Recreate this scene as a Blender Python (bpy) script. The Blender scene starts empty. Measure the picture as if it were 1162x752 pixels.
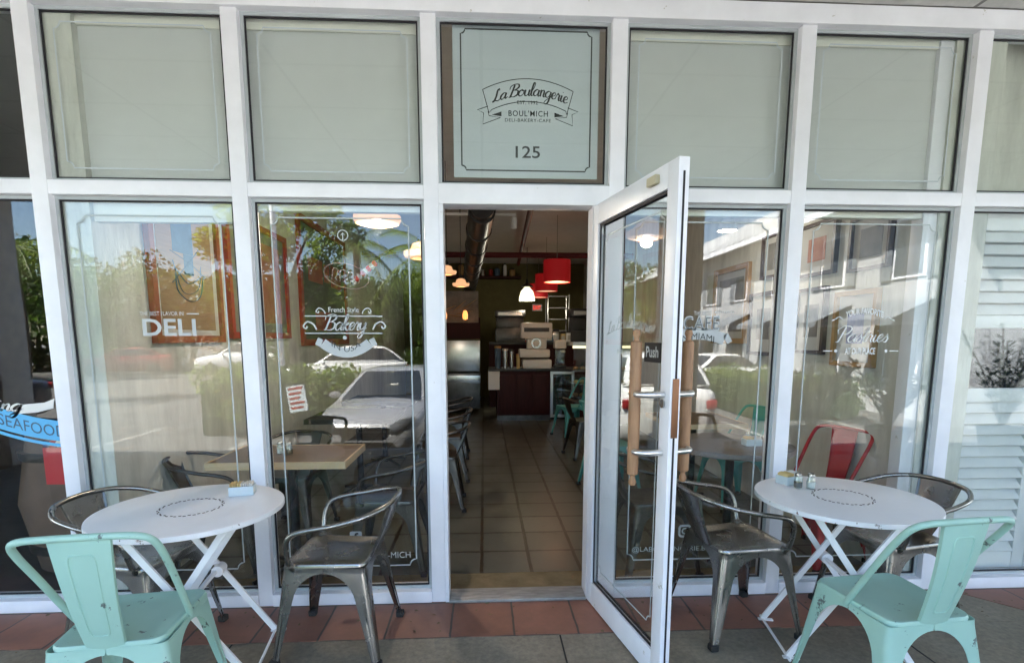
import bpy, bmesh, math, random
from mathutils import Vector, Matrix, Euler
R = math.radians
random.seed(7)
S = bpy.context.scene
COL = S.collection

# ---------------------------------------------------------------- materials
MATS = {}
def nodes_of(name):
    m = bpy.data.materials.new(name); m.use_nodes = True
    return m, m.node_tree.nodes, m.node_tree.links, m.node_tree.nodes['Principled BSDF']

def ramp(n, stops):
    r = n.new('ShaderNodeValToRGB'); e = r.color_ramp.elements
    while len(e) < len(stops): e.new(.5)
    for el, (p, c) in zip(e, stops):
        el.position = p; el.color = (*c, 1) if len(c) == 3 else c
    return r

def mat(name, col, rough=.5, metal=0, var=0.0, scale=8, stretch=(1, 1, 1), bump=0.0, bscale=60, col2=None,
        wear=None, wear_amt=.62, wear_scale=14, emit=None, estr=0, coat=0, spec=.5, rvar=0.0):
    """Principled with noise colour variation, optional worn chips, bump and roughness variation."""
    m, n, l, b = nodes_of(name)
    b.inputs['Roughness'].default_value = rough; b.inputs['Metallic'].default_value = metal
    b.inputs['Specular IOR Level'].default_value = spec
    b.inputs['Coat Weight'].default_value = coat
    tc = n.new('ShaderNodeTexCoord'); mp = n.new('ShaderNodeMapping'); mp.inputs['Scale'].default_value = stretch
    l.new(tc.outputs['Object'], mp.inputs['Vector'])
    out = None
    if var or col2:
        t = n.new('ShaderNodeTexNoise'); t.inputs['Scale'].default_value = scale; t.inputs['Detail'].default_value = 6
        t.inputs['Roughness'].default_value = .62
        l.new(mp.outputs[0], t.inputs['Vector'])
        c2 = col2 or tuple(min(1, c * (1 + var)) for c in col)
        c1 = col if col2 else tuple(c * (1 - var) for c in col)
        r = ramp(n, [(.3, c1), (.7, c2)]); l.new(t.outputs['Fac'], r.inputs[0]); out = r.outputs[0]
    if wear:
        t = n.new('ShaderNodeTexNoise'); t.inputs['Scale'].default_value = wear_scale; t.inputs['Detail'].default_value = 9
        t.inputs['Roughness'].default_value = .68
        l.new(tc.outputs['Object'], t.inputs['Vector'])
        r = ramp(n, [(wear_amt, (0, 0, 0)), (wear_amt + .025, (1, 1, 1))]); l.new(t.outputs['Fac'], r.inputs[0])
        mx = n.new('ShaderNodeMix'); mx.data_type = 'RGBA'
        l.new(r.outputs[0], mx.inputs['Factor'])
        if out: l.new(out, mx.inputs['A'])
        else: mx.inputs['A'].default_value = (*col, 1)
        mx.inputs['B'].default_value = (*wear, 1); out = mx.outputs['Result']
    if out: l.new(out, b.inputs['Base Color'])
    else: b.inputs['Base Color'].default_value = (*col, 1)
    if rvar:
        t = n.new('ShaderNodeTexNoise'); t.inputs['Scale'].default_value = 11; t.inputs['Detail'].default_value = 5
        l.new(tc.outputs['Object'], t.inputs['Vector'])
        mr = n.new('ShaderNodeMapRange'); mr.inputs['To Min'].default_value = max(.02, rough - rvar); mr.inputs['To Max'].default_value = rough + rvar
        l.new(t.outputs['Fac'], mr.inputs['Value']); l.new(mr.outputs[0], b.inputs['Roughness'])
    if bump:
        t = n.new('ShaderNodeTexNoise'); t.inputs['Scale'].default_value = bscale; t.inputs['Detail'].default_value = 5
        l.new(mp.outputs[0], t.inputs['Vector'])
        bp = n.new('ShaderNodeBump'); bp.inputs['Strength'].default_value = bump; bp.inputs['Distance'].default_value = .01
        l.new(t.outputs['Fac'], bp.inputs['Height']); l.new(bp.outputs[0], b.inputs['Normal'])
    if emit:
        b.inputs['Emission Color'].default_value = (*emit, 1); b.inputs['Emission Strength'].default_value = estr
    MATS[name] = m
    return m

def glass_mat(name, tint, r0, wav=0.0):
    """thin architectural glazing: mirror reflection by Schlick's law over clear transmission"""
    m, n, l, b = nodes_of(name); n.remove(b)
    out = n['Material Output']
    g = n.new('ShaderNodeNewGeometry'); d = n.new('ShaderNodeVectorMath'); d.operation = 'DOT_PRODUCT'
    l.new(g.outputs['Incoming'], d.inputs[0]); l.new(g.outputs['True Normal'], d.inputs[1])
    a = n.new('ShaderNodeMath'); a.operation = 'ABSOLUTE'; l.new(d.outputs['Value'], a.inputs[0])
    s = n.new('ShaderNodeMath'); s.operation = 'SUBTRACT'; s.inputs[0].default_value = 1; l.new(a.outputs[0], s.inputs[1])
    p = n.new('ShaderNodeMath'); p.operation = 'POWER'; p.inputs[1].default_value = 5; l.new(s.outputs[0], p.inputs[0])
    q = n.new('ShaderNodeMath'); q.operation = 'MULTIPLY_ADD'; q.inputs[1].default_value = 1 - r0; q.inputs[2].default_value = r0
    l.new(p.outputs[0], q.inputs[0])
    t = n.new('ShaderNodeBsdfTransparent'); t.inputs[0].default_value = (*tint, 1)
    gl = n.new('ShaderNodeBsdfGlossy'); gl.inputs['Roughness'].default_value = 0; gl.inputs['Color'].default_value = (1, 1, 1, 1)
    if wav:
        tc = n.new('ShaderNodeTexCoord'); nz = n.new('ShaderNodeTexNoise'); nz.inputs['Scale'].default_value = 1.6; nz.inputs['Detail'].default_value = 1
        l.new(tc.outputs['Object'], nz.inputs['Vector'])
        bp = n.new('ShaderNodeBump'); bp.inputs['Strength'].default_value = 1; bp.inputs['Distance'].default_value = wav
        l.new(nz.outputs['Fac'], bp.inputs['Height']); l.new(bp.outputs[0], gl.inputs['Normal'])
    mx = n.new('ShaderNodeMixShader'); l.new(q.outputs[0], mx.inputs[0]); l.new(t.outputs[0], mx.inputs[1]); l.new(gl.outputs[0], mx.inputs[2])
    l.new(mx.outputs[0], out.inputs['Surface'])
    return m

def tile_mat(name, c1, c2, grout, tw, th, mortar, off=(0, 0, 0), rough=.5, stain=(.05, .035, .02), stain_amt=.66, bump=.15, offset=0.0, wide=None):
    m, n, l, b = nodes_of(name)
    tc = n.new('ShaderNodeTexCoord'); mp = n.new('ShaderNodeMapping'); mp.inputs['Location'].default_value = off
    l.new(tc.outputs['Object'], mp.inputs['Vector'])
    br = n.new('ShaderNodeTexBrick'); br.offset = offset; br.squash = 1
    br.inputs['Scale'].default_value = 1; br.inputs['Brick Width'].default_value = tw; br.inputs['Row Height'].default_value = th
    br.inputs['Mortar Size'].default_value = mortar; br.inputs['Mortar Smooth'].default_value = .25
    br.inputs['Color1'].default_value = (*c1, 1); br.inputs['Color2'].default_value = (*c2, 1); br.inputs['Mortar'].default_value = (*grout, 1)
    nz0 = n.new('ShaderNodeTexNoise'); nz0.inputs['Scale'].default_value = 9; nz0.inputs['Detail'].default_value = 4
    l.new(tc.outputs['Object'], nz0.inputs['Vector'])
    va = n.new('ShaderNodeVectorMath'); va.operation = 'SCALE'; va.inputs['Scale'].default_value = .012
    l.new(nz0.outputs['Color'], va.inputs[0])
    ad = n.new('ShaderNodeVectorMath'); l.new(mp.outputs[0], ad.inputs[0]); l.new(va.outputs[0], ad.inputs[1])
    l.new(ad.outputs[0], br.inputs['Vector'])
    nz = n.new('ShaderNodeTexNoise'); nz.inputs['Scale'].default_value = 5; nz.inputs['Detail'].default_value = 8; nz.inputs['Roughness'].default_value = .65
    l.new(tc.outputs['Object'], nz.inputs['Vector'])
    r = ramp(n, [(.25, (.62, .62, .62)), (.75, (1.2, 1.2, 1.2))]); l.new(nz.outputs['Fac'], r.inputs[0])
    mu = n.new('ShaderNodeMix'); mu.data_type = 'RGBA'; mu.blend_type = 'MULTIPLY'; mu.inputs['Factor'].default_value = 1
    l.new(br.outputs['Color'], mu.inputs['A']); l.new(r.outputs[0], mu.inputs['B'])
    nz2 = n.new('ShaderNodeTexNoise'); nz2.inputs['Scale'].default_value = 3.1; nz2.inputs['Detail'].default_value = 10; nz2.inputs['Roughness'].default_value = .7
    l.new(tc.outputs['Object'], nz2.inputs['Vector'])
    r2 = ramp(n, [(stain_amt, (0, 0, 0)), (stain_amt + .1, (.75, .75, .75))]); l.new(nz2.outputs['Fac'], r2.inputs[0])
    mx = n.new('ShaderNodeMix'); mx.data_type = 'RGBA'; l.new(r2.outputs[0], mx.inputs['Factor'])
    l.new(mu.outputs['Result'], mx.inputs['A']); mx.inputs['B'].default_value = (*stain, 1)
    l.new(mx.outputs['Result'], b.inputs['Base Color'])
    mr = n.new('ShaderNodeMapRange'); mr.inputs['To Min'].default_value = rough - .15; mr.inputs['To Max'].default_value = rough + .2
    l.new(nz.outputs['Fac'], mr.inputs['Value']); l.new(mr.outputs[0], b.inputs['Roughness'])
    inv = n.new('ShaderNodeMath'); inv.operation = 'MULTIPLY_ADD'; inv.inputs[1].default_value = -.8
    l.new(br.outputs['Fac'], inv.inputs[0]); l.new(nz.outputs['Fac'], inv.inputs[2])
    bp = n.new('ShaderNodeBump'); bp.inputs['Strength'].default_value = bump; bp.inputs['Distance'].default_value = .01
    l.new(inv.outputs[0], bp.inputs['Height']); l.new(bp.outputs[0], b.inputs['Normal'])
    return m

M_frame = mat('white_frame_paint', (.79, .79, .83), .38, var=.06, scale=4, rvar=.1, wear=(.50, .48, .44), wear_amt=.665, wear_scale=13)
M_reveal = mat('grey_aluminium_bead', (.42, .45, .46), .4, var=.08)
M_gasket = mat('black_gasket', (.012, .01, .013), .7)
M_glass = glass_mat('window_glass', (.965, .98, .97), .036, .0007)
M_dglass = glass_mat('door_glass', (.97, .985, .975), .035)
M_decal = mat('white_vinyl', (.46, .48, .485), .5)
M_decal2 = mat('bright_vinyl', (.70, .72, .73), .5)
M_decal_soft = mat('pale_vinyl_line', (.42, .46, .46), .5)
M_ink = mat('dark_ink', (.03, .035, .035), .6)
M_poster = mat('frosted_poster', (.50, .55, .575), .55, var=.03, scale=2)
M_shade = mat('pale_grey_board', (.565, .575, .565), .6, var=.06, scale=1.3)
M_cream = mat('cream_board_trim', (.74, .73, .66), .6, var=.03, scale=2)
M_conc = None
M_tile = tile_mat('terracotta_tile', (.245, .108, .072), (.30, .135, .092), (.08, .06, .048), .315, .34, .006, off=(.485, 0.004, 0), rough=.5, stain=(.11, .035, .015), stain_amt=.68)
M_ifloor = tile_mat('worn_interior_tile', (.088, .089, .071), (.115, .115, .092), (.026, .017, .009), .31, .345, .013, off=(.02, -.345, 0), rough=.34, stain=(.030, .022, .014), stain_amt=.60, bump=.12)
M_stone = mat('worn_stone_threshold', (.16, .118, .060), .8, col2=(.27, .205, .115), spec=.15, scale=7, bump=.3, bscale=40, wear=(.04, .03, .02), wear_amt=.66, wear_scale=9)
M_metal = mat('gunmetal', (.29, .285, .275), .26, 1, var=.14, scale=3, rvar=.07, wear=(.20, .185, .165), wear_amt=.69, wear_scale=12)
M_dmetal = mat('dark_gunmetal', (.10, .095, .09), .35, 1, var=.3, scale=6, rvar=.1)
M_mint = mat('mint_paint', (.33, .53, .45), .42, var=.05, scale=4, wear=(.10, .125, .115), wear_amt=.622, wear_scale=12, rvar=.08)
M_teal = mat('teal_paint', (.09, .36, .33), .45, var=.08, wear=(.05, .05, .05), wear_amt=.69)
M_red = mat('red_paint', (.42, .012, .018), .35, var=.1)
M_rubber = mat('rubber_foot', (.02, .018, .017), .8)
M_white = mat('white_enamel', (.82, .82, .83), .35, var=.03, scale=3, rvar=.1)
M_rust = mat('rusty_rim_enamel', (.70, .71, .72), .5, wear=(.10, .045, .025), wear_amt=.635, wear_scale=22)
M_chip = mat('slot_dark', (.05, .03, .025), .8)
M_wood = mat('table_wood', (.11, .065, .033), .5, col2=(.17, .105, .055), scale=5, stretch=(1.2, 14, 14), bump=.1)
M_wood_edge = mat('pale_wood_edge', (.50, .35, .19), .5, col2=(.60, .44, .26), scale=6, stretch=(1, 10, 10))
M_darkwood = mat('dark_table_top', (.12, .095, .085), .4, col2=(.18, .145, .125), scale=5, stretch=(2, 12, 12))
M_pin = mat('rolling_pin_wood', (.23, .115, .055), .5, col2=(.36, .20, .10), scale=7, stretch=(9, 9, 1.2), bump=.08)
M_alu = mat('brushed_aluminium', (.72, .72, .72), .28, 1)
M_steel = mat('stainless', (.5, .5, .49), .25, 1, var=.1)
M_black = mat('black_plastic', (.014, .014, .015), .4)
M_blackmat = mat('matt_black', (.012, .012, .012), .7)
M_dulltop = mat('dull_black_table_top', (.025, .022, .02), .75, spec=.15)
M_lwall = mat('streaked_concrete_plaster', (.46, .46, .415), .8, col2=(.68, .68, .62), scale=3.2, stretch=(2.2, 2.2, .55), bump=.35, bscale=14)
M_back = mat('olive_back_wall', (.13, .115, .05), .9, spec=.1, var=.12)
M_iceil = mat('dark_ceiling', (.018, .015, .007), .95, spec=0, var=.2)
M_orange = mat('orange_frame', (.27, .065, .025), .5, var=.15)
M_redframe = mat('red_frame', (.30, .018, .010), .45, var=.12)
M_kraft = mat('corrugated_kraft', (.27, .175, .095), .8, col2=(.33, .22, .125), scale=3, stretch=(1, 1, 28))
M_navy = mat('ink_blue', (.06, .11, .17), .7, var=.2)
M_mat = mat('picture_mat', (.46, .455, .43), .7)
M_oak = mat('oak_frame', (.37, .22, .085), .5, var=.15)
M_darkframe = mat('dark_frame', (.05, .028, .022), .45)
M_pic = mat('picture_print', (.10, .10, .095), .6, col2=(.26, .24, .20), scale=5)
M_picred = mat('picture_print_rust', (.30, .10, .05), .6, col2=(.42, .2, .12), scale=7)
M_picblue = mat('picture_print_blue', (.10, .13, .30), .6, col2=(.25, .25, .4), scale=14)
M_sky_blue = mat('sign_blue', (.10, .42, .72), .5)
M_sign_red = mat('sign_red', (.60, .025, .03), .5)
M_brown = mat('brown_panel', (.13, .075, .05), .6, var=.2)
M_clear = glass_mat('jar_glass', (.9, .93, .92), .08)
M_salt = mat('salt', (.75, .74, .70), .8)
M_pepper = mat('pepper', (.10, .085, .07), .9, var=.3, scale=90)
M_packet = mat('paper_packet', (.72, .70, .66), .6)
M_packet_y = mat('yellow_packet', (.66, .50, .22), .6)
M_caddy = mat('pale_caddy', (.50, .58, .62), .5, var=.05)
M_lamp = mat('ribbed_lamp_glass', (.75, .55, .38), .3, emit=(1, .50, .24), estr=.05)
M_bulb = mat('lit_bulb', (1, .8, .5), .3, emit=(1, .66, .30), estr=.7)
M_white_lamp = mat('lit_white_shade', (.9, .88, .7), .3, emit=(1, .93, .55), estr=.16)
M_drum = mat('red_lamp_drum', (.40, .010, .014), .7, emit=(.8, .01, .015), estr=.008)
M_pipe = mat('red_pipe', (.11, .006, .008), .6)
M_duct = mat('black_duct', (.03, .03, .03), .35, .6)
M_counter = mat('dark_red_counter', (.035, .006, .006), .6, spec=.25, var=.3, scale=4, stretch=(8, 8, 1))
M_offwhite = mat('offwhite_plastic', (.74, .74, .72), .45)
M_exit = mat('exit_red', (.8, .03, .02), .5, emit=(1, .05, .03), estr=.06)
M_strip = mat('case_light', (1, .9, .6), .5, emit=(1, .85, .5), estr=.15)
M_shutter = mat('white_shutter', (.74, .75, .74), .5, var=.04)
M_ceil = None
M_silver = mat('silver_car_paint', (.37, .375, .385), .28, .3, coat=.8)
M_carwhite = mat('white_car_paint', (.72, .72, .72), .3, coat=.6)
M_cardark = mat('dark_car_paint', (.03, .035, .05), .3, coat=.6)
M_carred = mat('red_car_paint', (.35, .02, .02), .3, coat=.6)
M_carblue = mat('blue_car_paint', (.05, .10, .28), .3, coat=.6)
M_carglass = mat('car_glass', (.02, .025, .03), .05, spec=.9)
M_headlight = mat('headlight_lens', (.22, .24, .27), .08, .4, coat=1)
M_tyre = mat('tyre', (.02, .02, .02), .85)
M_asphalt = mat('asphalt', (.075, .075, .075), .9, col2=(.115, .113, .108), scale=2.5, bump=.3, bscale=120)
M_kerb = mat('kerb_concrete', (.36, .35, .32), .85, var=.15)
M_paint = mat('road_paint', (.30, .30, .285), .7, var=.1)
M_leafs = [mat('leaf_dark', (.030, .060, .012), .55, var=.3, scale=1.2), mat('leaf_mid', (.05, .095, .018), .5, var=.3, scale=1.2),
           mat('leaf_yellow', (.12, .17, .025), .5, var=.3, scale=1.5), mat('leaf_olive', (.045, .06, .035), .5, var=.3, scale=4)]
for m_ in M_leafs:
    nt = m_.node_tree; b_ = nt.nodes['Principled BSDF']; tr = nt.nodes.new('ShaderNodeBsdfTranslucent'); mx_ = nt.nodes.new('ShaderNodeMixShader'); mx_.inputs[0].default_value = .5
    src = b_.inputs['Base Color'].links[0].from_socket
    br_ = nt.nodes.new('ShaderNodeMix'); br_.data_type = 'RGBA'; br_.blend_type = 'MULTIPLY'; br_.inputs['Factor'].default_value = 1; br_.inputs['B'].default_value = (2.0, 2.0, 1.3, 1)
    nt.links.new(src, br_.inputs['A']); nt.links.new(br_.outputs['Result'], tr.inputs[0])
    nt.links.new(b_.outputs[0], mx_.inputs[1]); nt.links.new(tr.outputs[0], mx_.inputs[2]); nt.links.new(mx_.outputs[0], nt.nodes['Material Output'].inputs['Surface'])
M_bark = mat('bark', (.12, .09, .065), .9, var=.25, scale=9, bump=.5, bscale=22)
M_bldg = mat('white_stucco', (.40, .41, .42), .85, var=.05, scale=.8)
M_roof = mat('white_metal_roof', (.40, .415, .43), .4, var=.04)
M_bglass = mat('dark_window_pane', (.05, .06, .075), .08, spec=.8)
M_bshut = mat('grey_blue_shutter', (.17, .19, .21), .6)
M_sidewalk_edge = mat('arcade_fascia', (.70, .69, .66), .7, var=.05)

def concrete(name):
    m, n, l, b = nodes_of(name)
    tc = n.new('ShaderNodeTexCoord')
    def nz(s, d, r=.6):
        t = n.new('ShaderNodeTexNoise'); t.inputs['Scale'].default_value = s; t.inputs['Detail'].default_value = d; t.inputs['Roughness'].default_value = r
        l.new(tc.outputs['Object'], t.inputs['Vector']); return t
    a = nz(1.3, 8, .65); r = ramp(n, [(.28, (.115, .092, .063)), (.5, (.215, .182, .132)), (.74, (.31, .268, .20))]); l.new(a.outputs['Fac'], r.inputs[0])
    c = nz(38, 4, .7); r3 = ramp(n, [(.3, (.72, .72, .72)), (.7, (1.18, 1.18, 1.18))]); l.new(c.outputs['Fac'], r3.inputs[0])
    mu = n.new('ShaderNodeMix'); mu.data_type = 'RGBA'; mu.blend_type = 'MULTIPLY'; mu.inputs['Factor'].default_value = 1
    l.new(r.outputs[0], mu.inputs['A']); l.new(r3.outputs[0], mu.inputs['B'])
    d = nz(7, 10, .75); r2 = ramp(n, [(.66, (0, 0, 0)), (.72, (.7, .7, .7))]); l.new(d.outputs['Fac'], r2.inputs[0])
    mx = n.new('ShaderNodeMix'); mx.data_type = 'RGBA'; l.new(r2.outputs[0], mx.inputs['Factor'])
    l.new(mu.outputs['Result'], mx.inputs['A']); mx.inputs['B'].default_value = (.045, .036, .028, 1)
    l.new(mx.outputs['Result'], b.inputs['Base Color'])
    b.inputs['Roughness'].default_value = .72
    bp = n.new('ShaderNodeBump'); bp.inputs['Strength'].default_value = .25; bp.inputs['Distance'].default_value = .006
    l.new(c.outputs['Fac'], bp.inputs['Height']); l.new(bp.outputs[0], b.inputs['Normal'])
    return m
M_conc = concrete('stained_concrete')
M_ceil = tile_mat('ceiling_tile', (.60, .59, .56), (.64, .63, .60), (.22, .21, .20), 1.22, .61, .012, rough=.85, stain=(.45, .42, .36), stain_amt=.72, bump=.1)

# ---------------------------------------------------------------- mesh helpers
def cr(pts, n=6, closed=False):
    """Catmull-Rom smoothing of a polyline"""
    P = [Vector(p) for p in pts]; out = []
    N = len(P); segs = N if closed else N - 1
    for i in range(segs):
        p1, p2 = P[i], P[(i + 1) % N]
        p0 = P[i - 1] if (i > 0 or closed) else p1 * 2 - p2
        p3 = P[(i + 2) % N] if (i + 2 < N or closed) else p2 * 2 - p1
        for k in range(n):
            t = k / n
            out.append(.5 * ((2 * p1) + (p2 - p0) * t + (2 * p0 - 5 * p1 + 4 * p2 - p3) * t * t + (3 * p1 - p0 - 3 * p2 + p3) * t ** 3))
    if not closed: out.append(P[-1].copy())
    return out

class MB:
    def __init__(s): s.v = []; s.f = []
    def add(s, vs, fs):
        o = len(s.v); s.v += [tuple(v) for v in vs]; s.f += [tuple(i + o for i in f) for f in fs]; return s
    def box(s, a, b, bev=0):
        x0, x1 = sorted((a[0], b[0])); y0, y1 = sorted((a[1], b[1])); z0, z1 = sorted((a[2], b[2]))
        if bev:
            bm = bmesh.new(); bmesh.ops.create_cube(bm, size=1)
            for v in bm.verts: v.co = Vector(((x0 + x1) / 2 + v.co.x * (x1 - x0), (y0 + y1) / 2 + v.co.y * (y1 - y0), (z0 + z1) / 2 + v.co.z * (z1 - z0)))
            bmesh.ops.bevel(bm, geom=bm.edges[:], offset=bev, segments=2, affect='EDGES', profile=.6)
            bm.verts.ensure_lookup_table(); bm.verts.index_update()
            s.add([v.co.copy() for v in bm.verts], [[v.index for v in f.verts] for f in bm.faces]); bm.free(); return s
        return s.add([(x0, y0, z0), (x1, y0, z0), (x1, y1, z0), (x0, y1, z0), (x0, y0, z1), (x1, y0, z1), (x1, y1, z1), (x0, y1, z1)],
                     [(0, 3, 2, 1), (4, 5, 6, 7), (0, 1, 5, 4), (1, 2, 6, 5), (2, 3, 7, 6), (3, 0, 4, 7)])
    def tube(s, pts, r, n=10, cap=True, flat=1.0):
        P = [Vector(p) for p in pts]; N = len(P); rr = r if isinstance(r, (list, tuple)) else [r] * N
        t0 = (P[1] - P[0]).normalized(); up = Vector((0, 0, 1)) if abs(t0.z) < .9 else Vector((0, 1, 0))
        u = t0.cross(up).normalized(); vs = []
        for i in range(N):
            t = (P[min(i + 1, N - 1)] - P[max(i - 1, 0)]).normalized()
            u = (u - t * u.dot(t)).normalized(); w = t.cross(u)
            for k in range(n):
                a = 2 * math.pi * k / n
                vs.append(P[i] + u * math.cos(a) * rr[i] + w * math.sin(a) * rr[i] * flat)
        fs = [(i * n + k, i * n + (k + 1) % n, (i + 1) * n + (k + 1) % n, (i + 1) * n + k) for i in range(N - 1) for k in range(n)]
        if cap: fs += [tuple(range(n))[::-1], tuple(range((N - 1) * n, N * n))]
        return s.add(vs, fs)
    def bar(s, a, b, w, t, side=(0, 1, 0)):
        """flat bar from a to b; w along 'side', t across"""
        a, b = Vector(a), Vector(b); d = (b - a).normalized(); sd = Vector(side); sd = (sd - d * sd.dot(d)).normalized(); nn = d.cross(sd)
        vs = [p + sd * i * w / 2 + nn * j * t / 2 for p in (a, b) for i, j in ((-1, -1), (1, -1), (1, 1), (-1, 1))]
        return s.add(vs, [(0, 1, 2, 3), (7, 6, 5, 4), (0, 4, 5, 1), (1, 5, 6, 2), (2, 6, 7, 3), (3, 7, 4, 0)])
    def lathe(s, prof, n=32, c=(0, 0, 0), axis='z', sx=1, sy=1, cap=True):
        cap = cap and prof[0] != prof[-1]
        vs = []
        for r, z in prof:
            for k in range(n):
                a = 2 * math.pi * k / n; x, y = r * math.cos(a) * sx, r * math.sin(a) * sy
                p = (x, y, z) if axis == 'z' else ((x, z, y) if axis == 'y' else (z, x, y))
                vs.append((p[0] + c[0], p[1] + c[1], p[2] + c[2]))
        m = len(prof)
        fs = [(i * n + k, i * n + (k + 1) % n, (i + 1) * n + (k + 1) % n, (i + 1) * n + k) for i in range(m - 1) for k in range(n)]
        if cap and prof[0][0] > 1e-6: fs.append(tuple(range(n))[::-1])
        if cap and prof[-1][0] > 1e-6: fs.append(tuple(range((m - 1) * n, m * n)))
        return s.add(vs, fs)
    def rings(s, rings, cap0=True, cap1=True):
        n = len(rings[0]); vs = [p for r in rings for p in r]
        fs = [(i * n + k, i * n + (k + 1) % n, (i + 1) * n + (k + 1) % n, (i + 1) * n + k) for i in range(len(rings) - 1) for k in range(n)]
        if cap0: fs.append(tuple(range(n))[::-1])
        if cap1: fs.append(tuple(range((len(rings) - 1) * n, len(rings) * n)))
        return s.add(vs, fs)
    def prism(s, poly, y0, y1):
        """polygon in xz extruded along y"""
        n = len(poly); vs = [(x, y0, z) for x, z in poly] + [(x, y1, z) for x, z in poly]
        fs = [tuple(range(n)), tuple(range(n, 2 * n))[::-1]] + [(i, i + n, (i + 1) % n + n, (i + 1) % n) for i in range(n)]
        return s.add(vs, fs)
    def ribbon(s, pts, w, y, th=.001):
        """flat line of width w through (x,z) points in the plane y"""
        P = [Vector((p[0], p[1])) for p in pts]; N = len(P); L = []; Rr = []
        ww = w if isinstance(w, (list, tuple)) else [w] * N
        for i in range(N):
            t = P[min(i + 1, N - 1)] - P[max(i - 1, 0)]
            if t.length < 1e-9: t = Vector((1, 0))
            t.normalize(); nn = Vector((-t.y, t.x)); L.append(P[i] + nn * ww[i] / 2); Rr.append(P[i] - nn * ww[i] / 2)
        vs = []
        for yy in (y, y + th):
            vs += [(p.x, yy, p.y) for p in L] + [(p.x, yy, p.y) for p in Rr]
        fs = [(i, i + 1, N + i + 1, N + i) for i in range(N - 1)]
        fs += [(2 * N + i, 3 * N + i, 3 * N + i + 1, 2 * N + i + 1) for i in range(N - 1)]
        return s.add(vs, fs)
    def xf(s, m): s.v = [tuple(m @ Vector(v)) for v in s.v]; return s
    def build(s, name, m, parent=None, ang=35, loc=None):
        me = bpy.data.meshes.new(name); me.from_pydata(s.v, [], s.f)
        bm = bmesh.new(); bm.from_mesh(me)
        bmesh.ops.recalc_face_normals(bm, faces=bm.faces[:]); bm.to_mesh(me); bm.free()
        me.materials.append(m)
        if ang:
            me.polygons.foreach_set('use_smooth', [True] * len(me.polygons)); me.set_sharp_from_angle(angle=R(ang))
        o = bpy.data.objects.new(name, me); COL.objects.link(o)
        if parent: o.parent = parent
        if loc: o.location = loc
        return o

def tag(o, label, cat, group=None, kind=None):
    o['label'] = label; o['category'] = cat
    if group: o['group'] = group
    if kind: o['kind'] = kind
    return o
def thing(name, label, cat, loc=(0, 0, 0), rz=0, group=None):
    o = bpy.data.objects.new(name, None); COL.objects.link(o); o.location = loc; o.rotation_euler = (0, 0, rz)
    o.empty_display_size = .1
    return tag(o, label, cat, group)
def struct(name, mb, m, ang=35):
    o = mb.build(name, m, None, ang); o['kind'] = 'structure'; return o
def copy_tree(o, parent=None):
    c = o.copy(); COL.objects.link(c)
    if parent: c.parent = parent
    for ch in [k for k in bpy.data.objects if k.parent == o]: copy_tree(ch, c)
    return c

# design helper: a point of the place on the plane y = Y, read off the camera's own geometry
CAM = Vector((0, -2.7465, 1.4377)); PITCH, YAW, FPX, CX, CY = R(7.632), R(-2.994), 600., 581., 463.3
def at(px, py, Y):
    a, b = (px - CX) / FPX, -(py - CY) / FPX
    c, s = math.cos(PITCH), math.sin(PITCH); yr, z = c + s * b, -s + c * b
    c, s = math.cos(YAW), math.sin(YAW); x, y = c * a - s * yr, s * a + c * yr
    t = (Y - CAM.y) / y
    return Vector((CAM.x + t * x, Y, CAM.z + t * z))

# ---------------------------------------------------------------- lettering
_tc = {}
def text_geo(txt, bold=0.0, outline=0.0, space=1.0):
    k = (txt, bold, outline, space)
    if k in _tc: return _tc[k]
    cu = bpy.data.curves.new('t', 'FONT'); cu.body = txt; cu.resolution_u = 3; cu.offset = bold; cu.space_character = space
    if outline: cu.fill_mode = 'NONE'; cu.bevel_depth = outline; cu.bevel_resolution = 0
    o = bpy.data.objects.new('t', cu); COL.objects.link(o); bpy.context.view_layer.update()
    dg = bpy.context.evaluated_depsgraph_get(); me = bpy.data.meshes.new_from_object(o.evaluated_get(dg))
    vs = [(v.co.x, v.co.y) for v in me.vertices]; fs = [tuple(p.vertices) for p in me.polygons]
    bpy.data.objects.remove(o); bpy.data.curves.remove(cu); bpy.data.meshes.remove(me)
    x0 = min(v[0] for v in vs); x1 = max(v[0] for v in vs); y0 = min(v[1] for v in vs); y1 = max(v[1] for v in vs)
    vs = [((x - x0) / (x1 - x0), (y - y0) / (y1 - y0)) for x, y in vs]
    _tc[k] = (vs, fs, (x1 - x0) / max(1e-6, (y1 - y0))); return _tc[k]
def put_text(mb, txt, x0, z0, w, h, y, bold=0.0, outline=0.0, arc=0.0, space=1.0):
    """text into the box (x0,z0,w,h) on the plane y, rising by 'arc' in its middle"""
    vs, fs, _ = text_geo(txt, bold, outline, space)
    mb.add([(x0 + u * w, y, z0 + v * h + arc * 4 * u * (1 - u)) for u, v in vs], fs)
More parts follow.
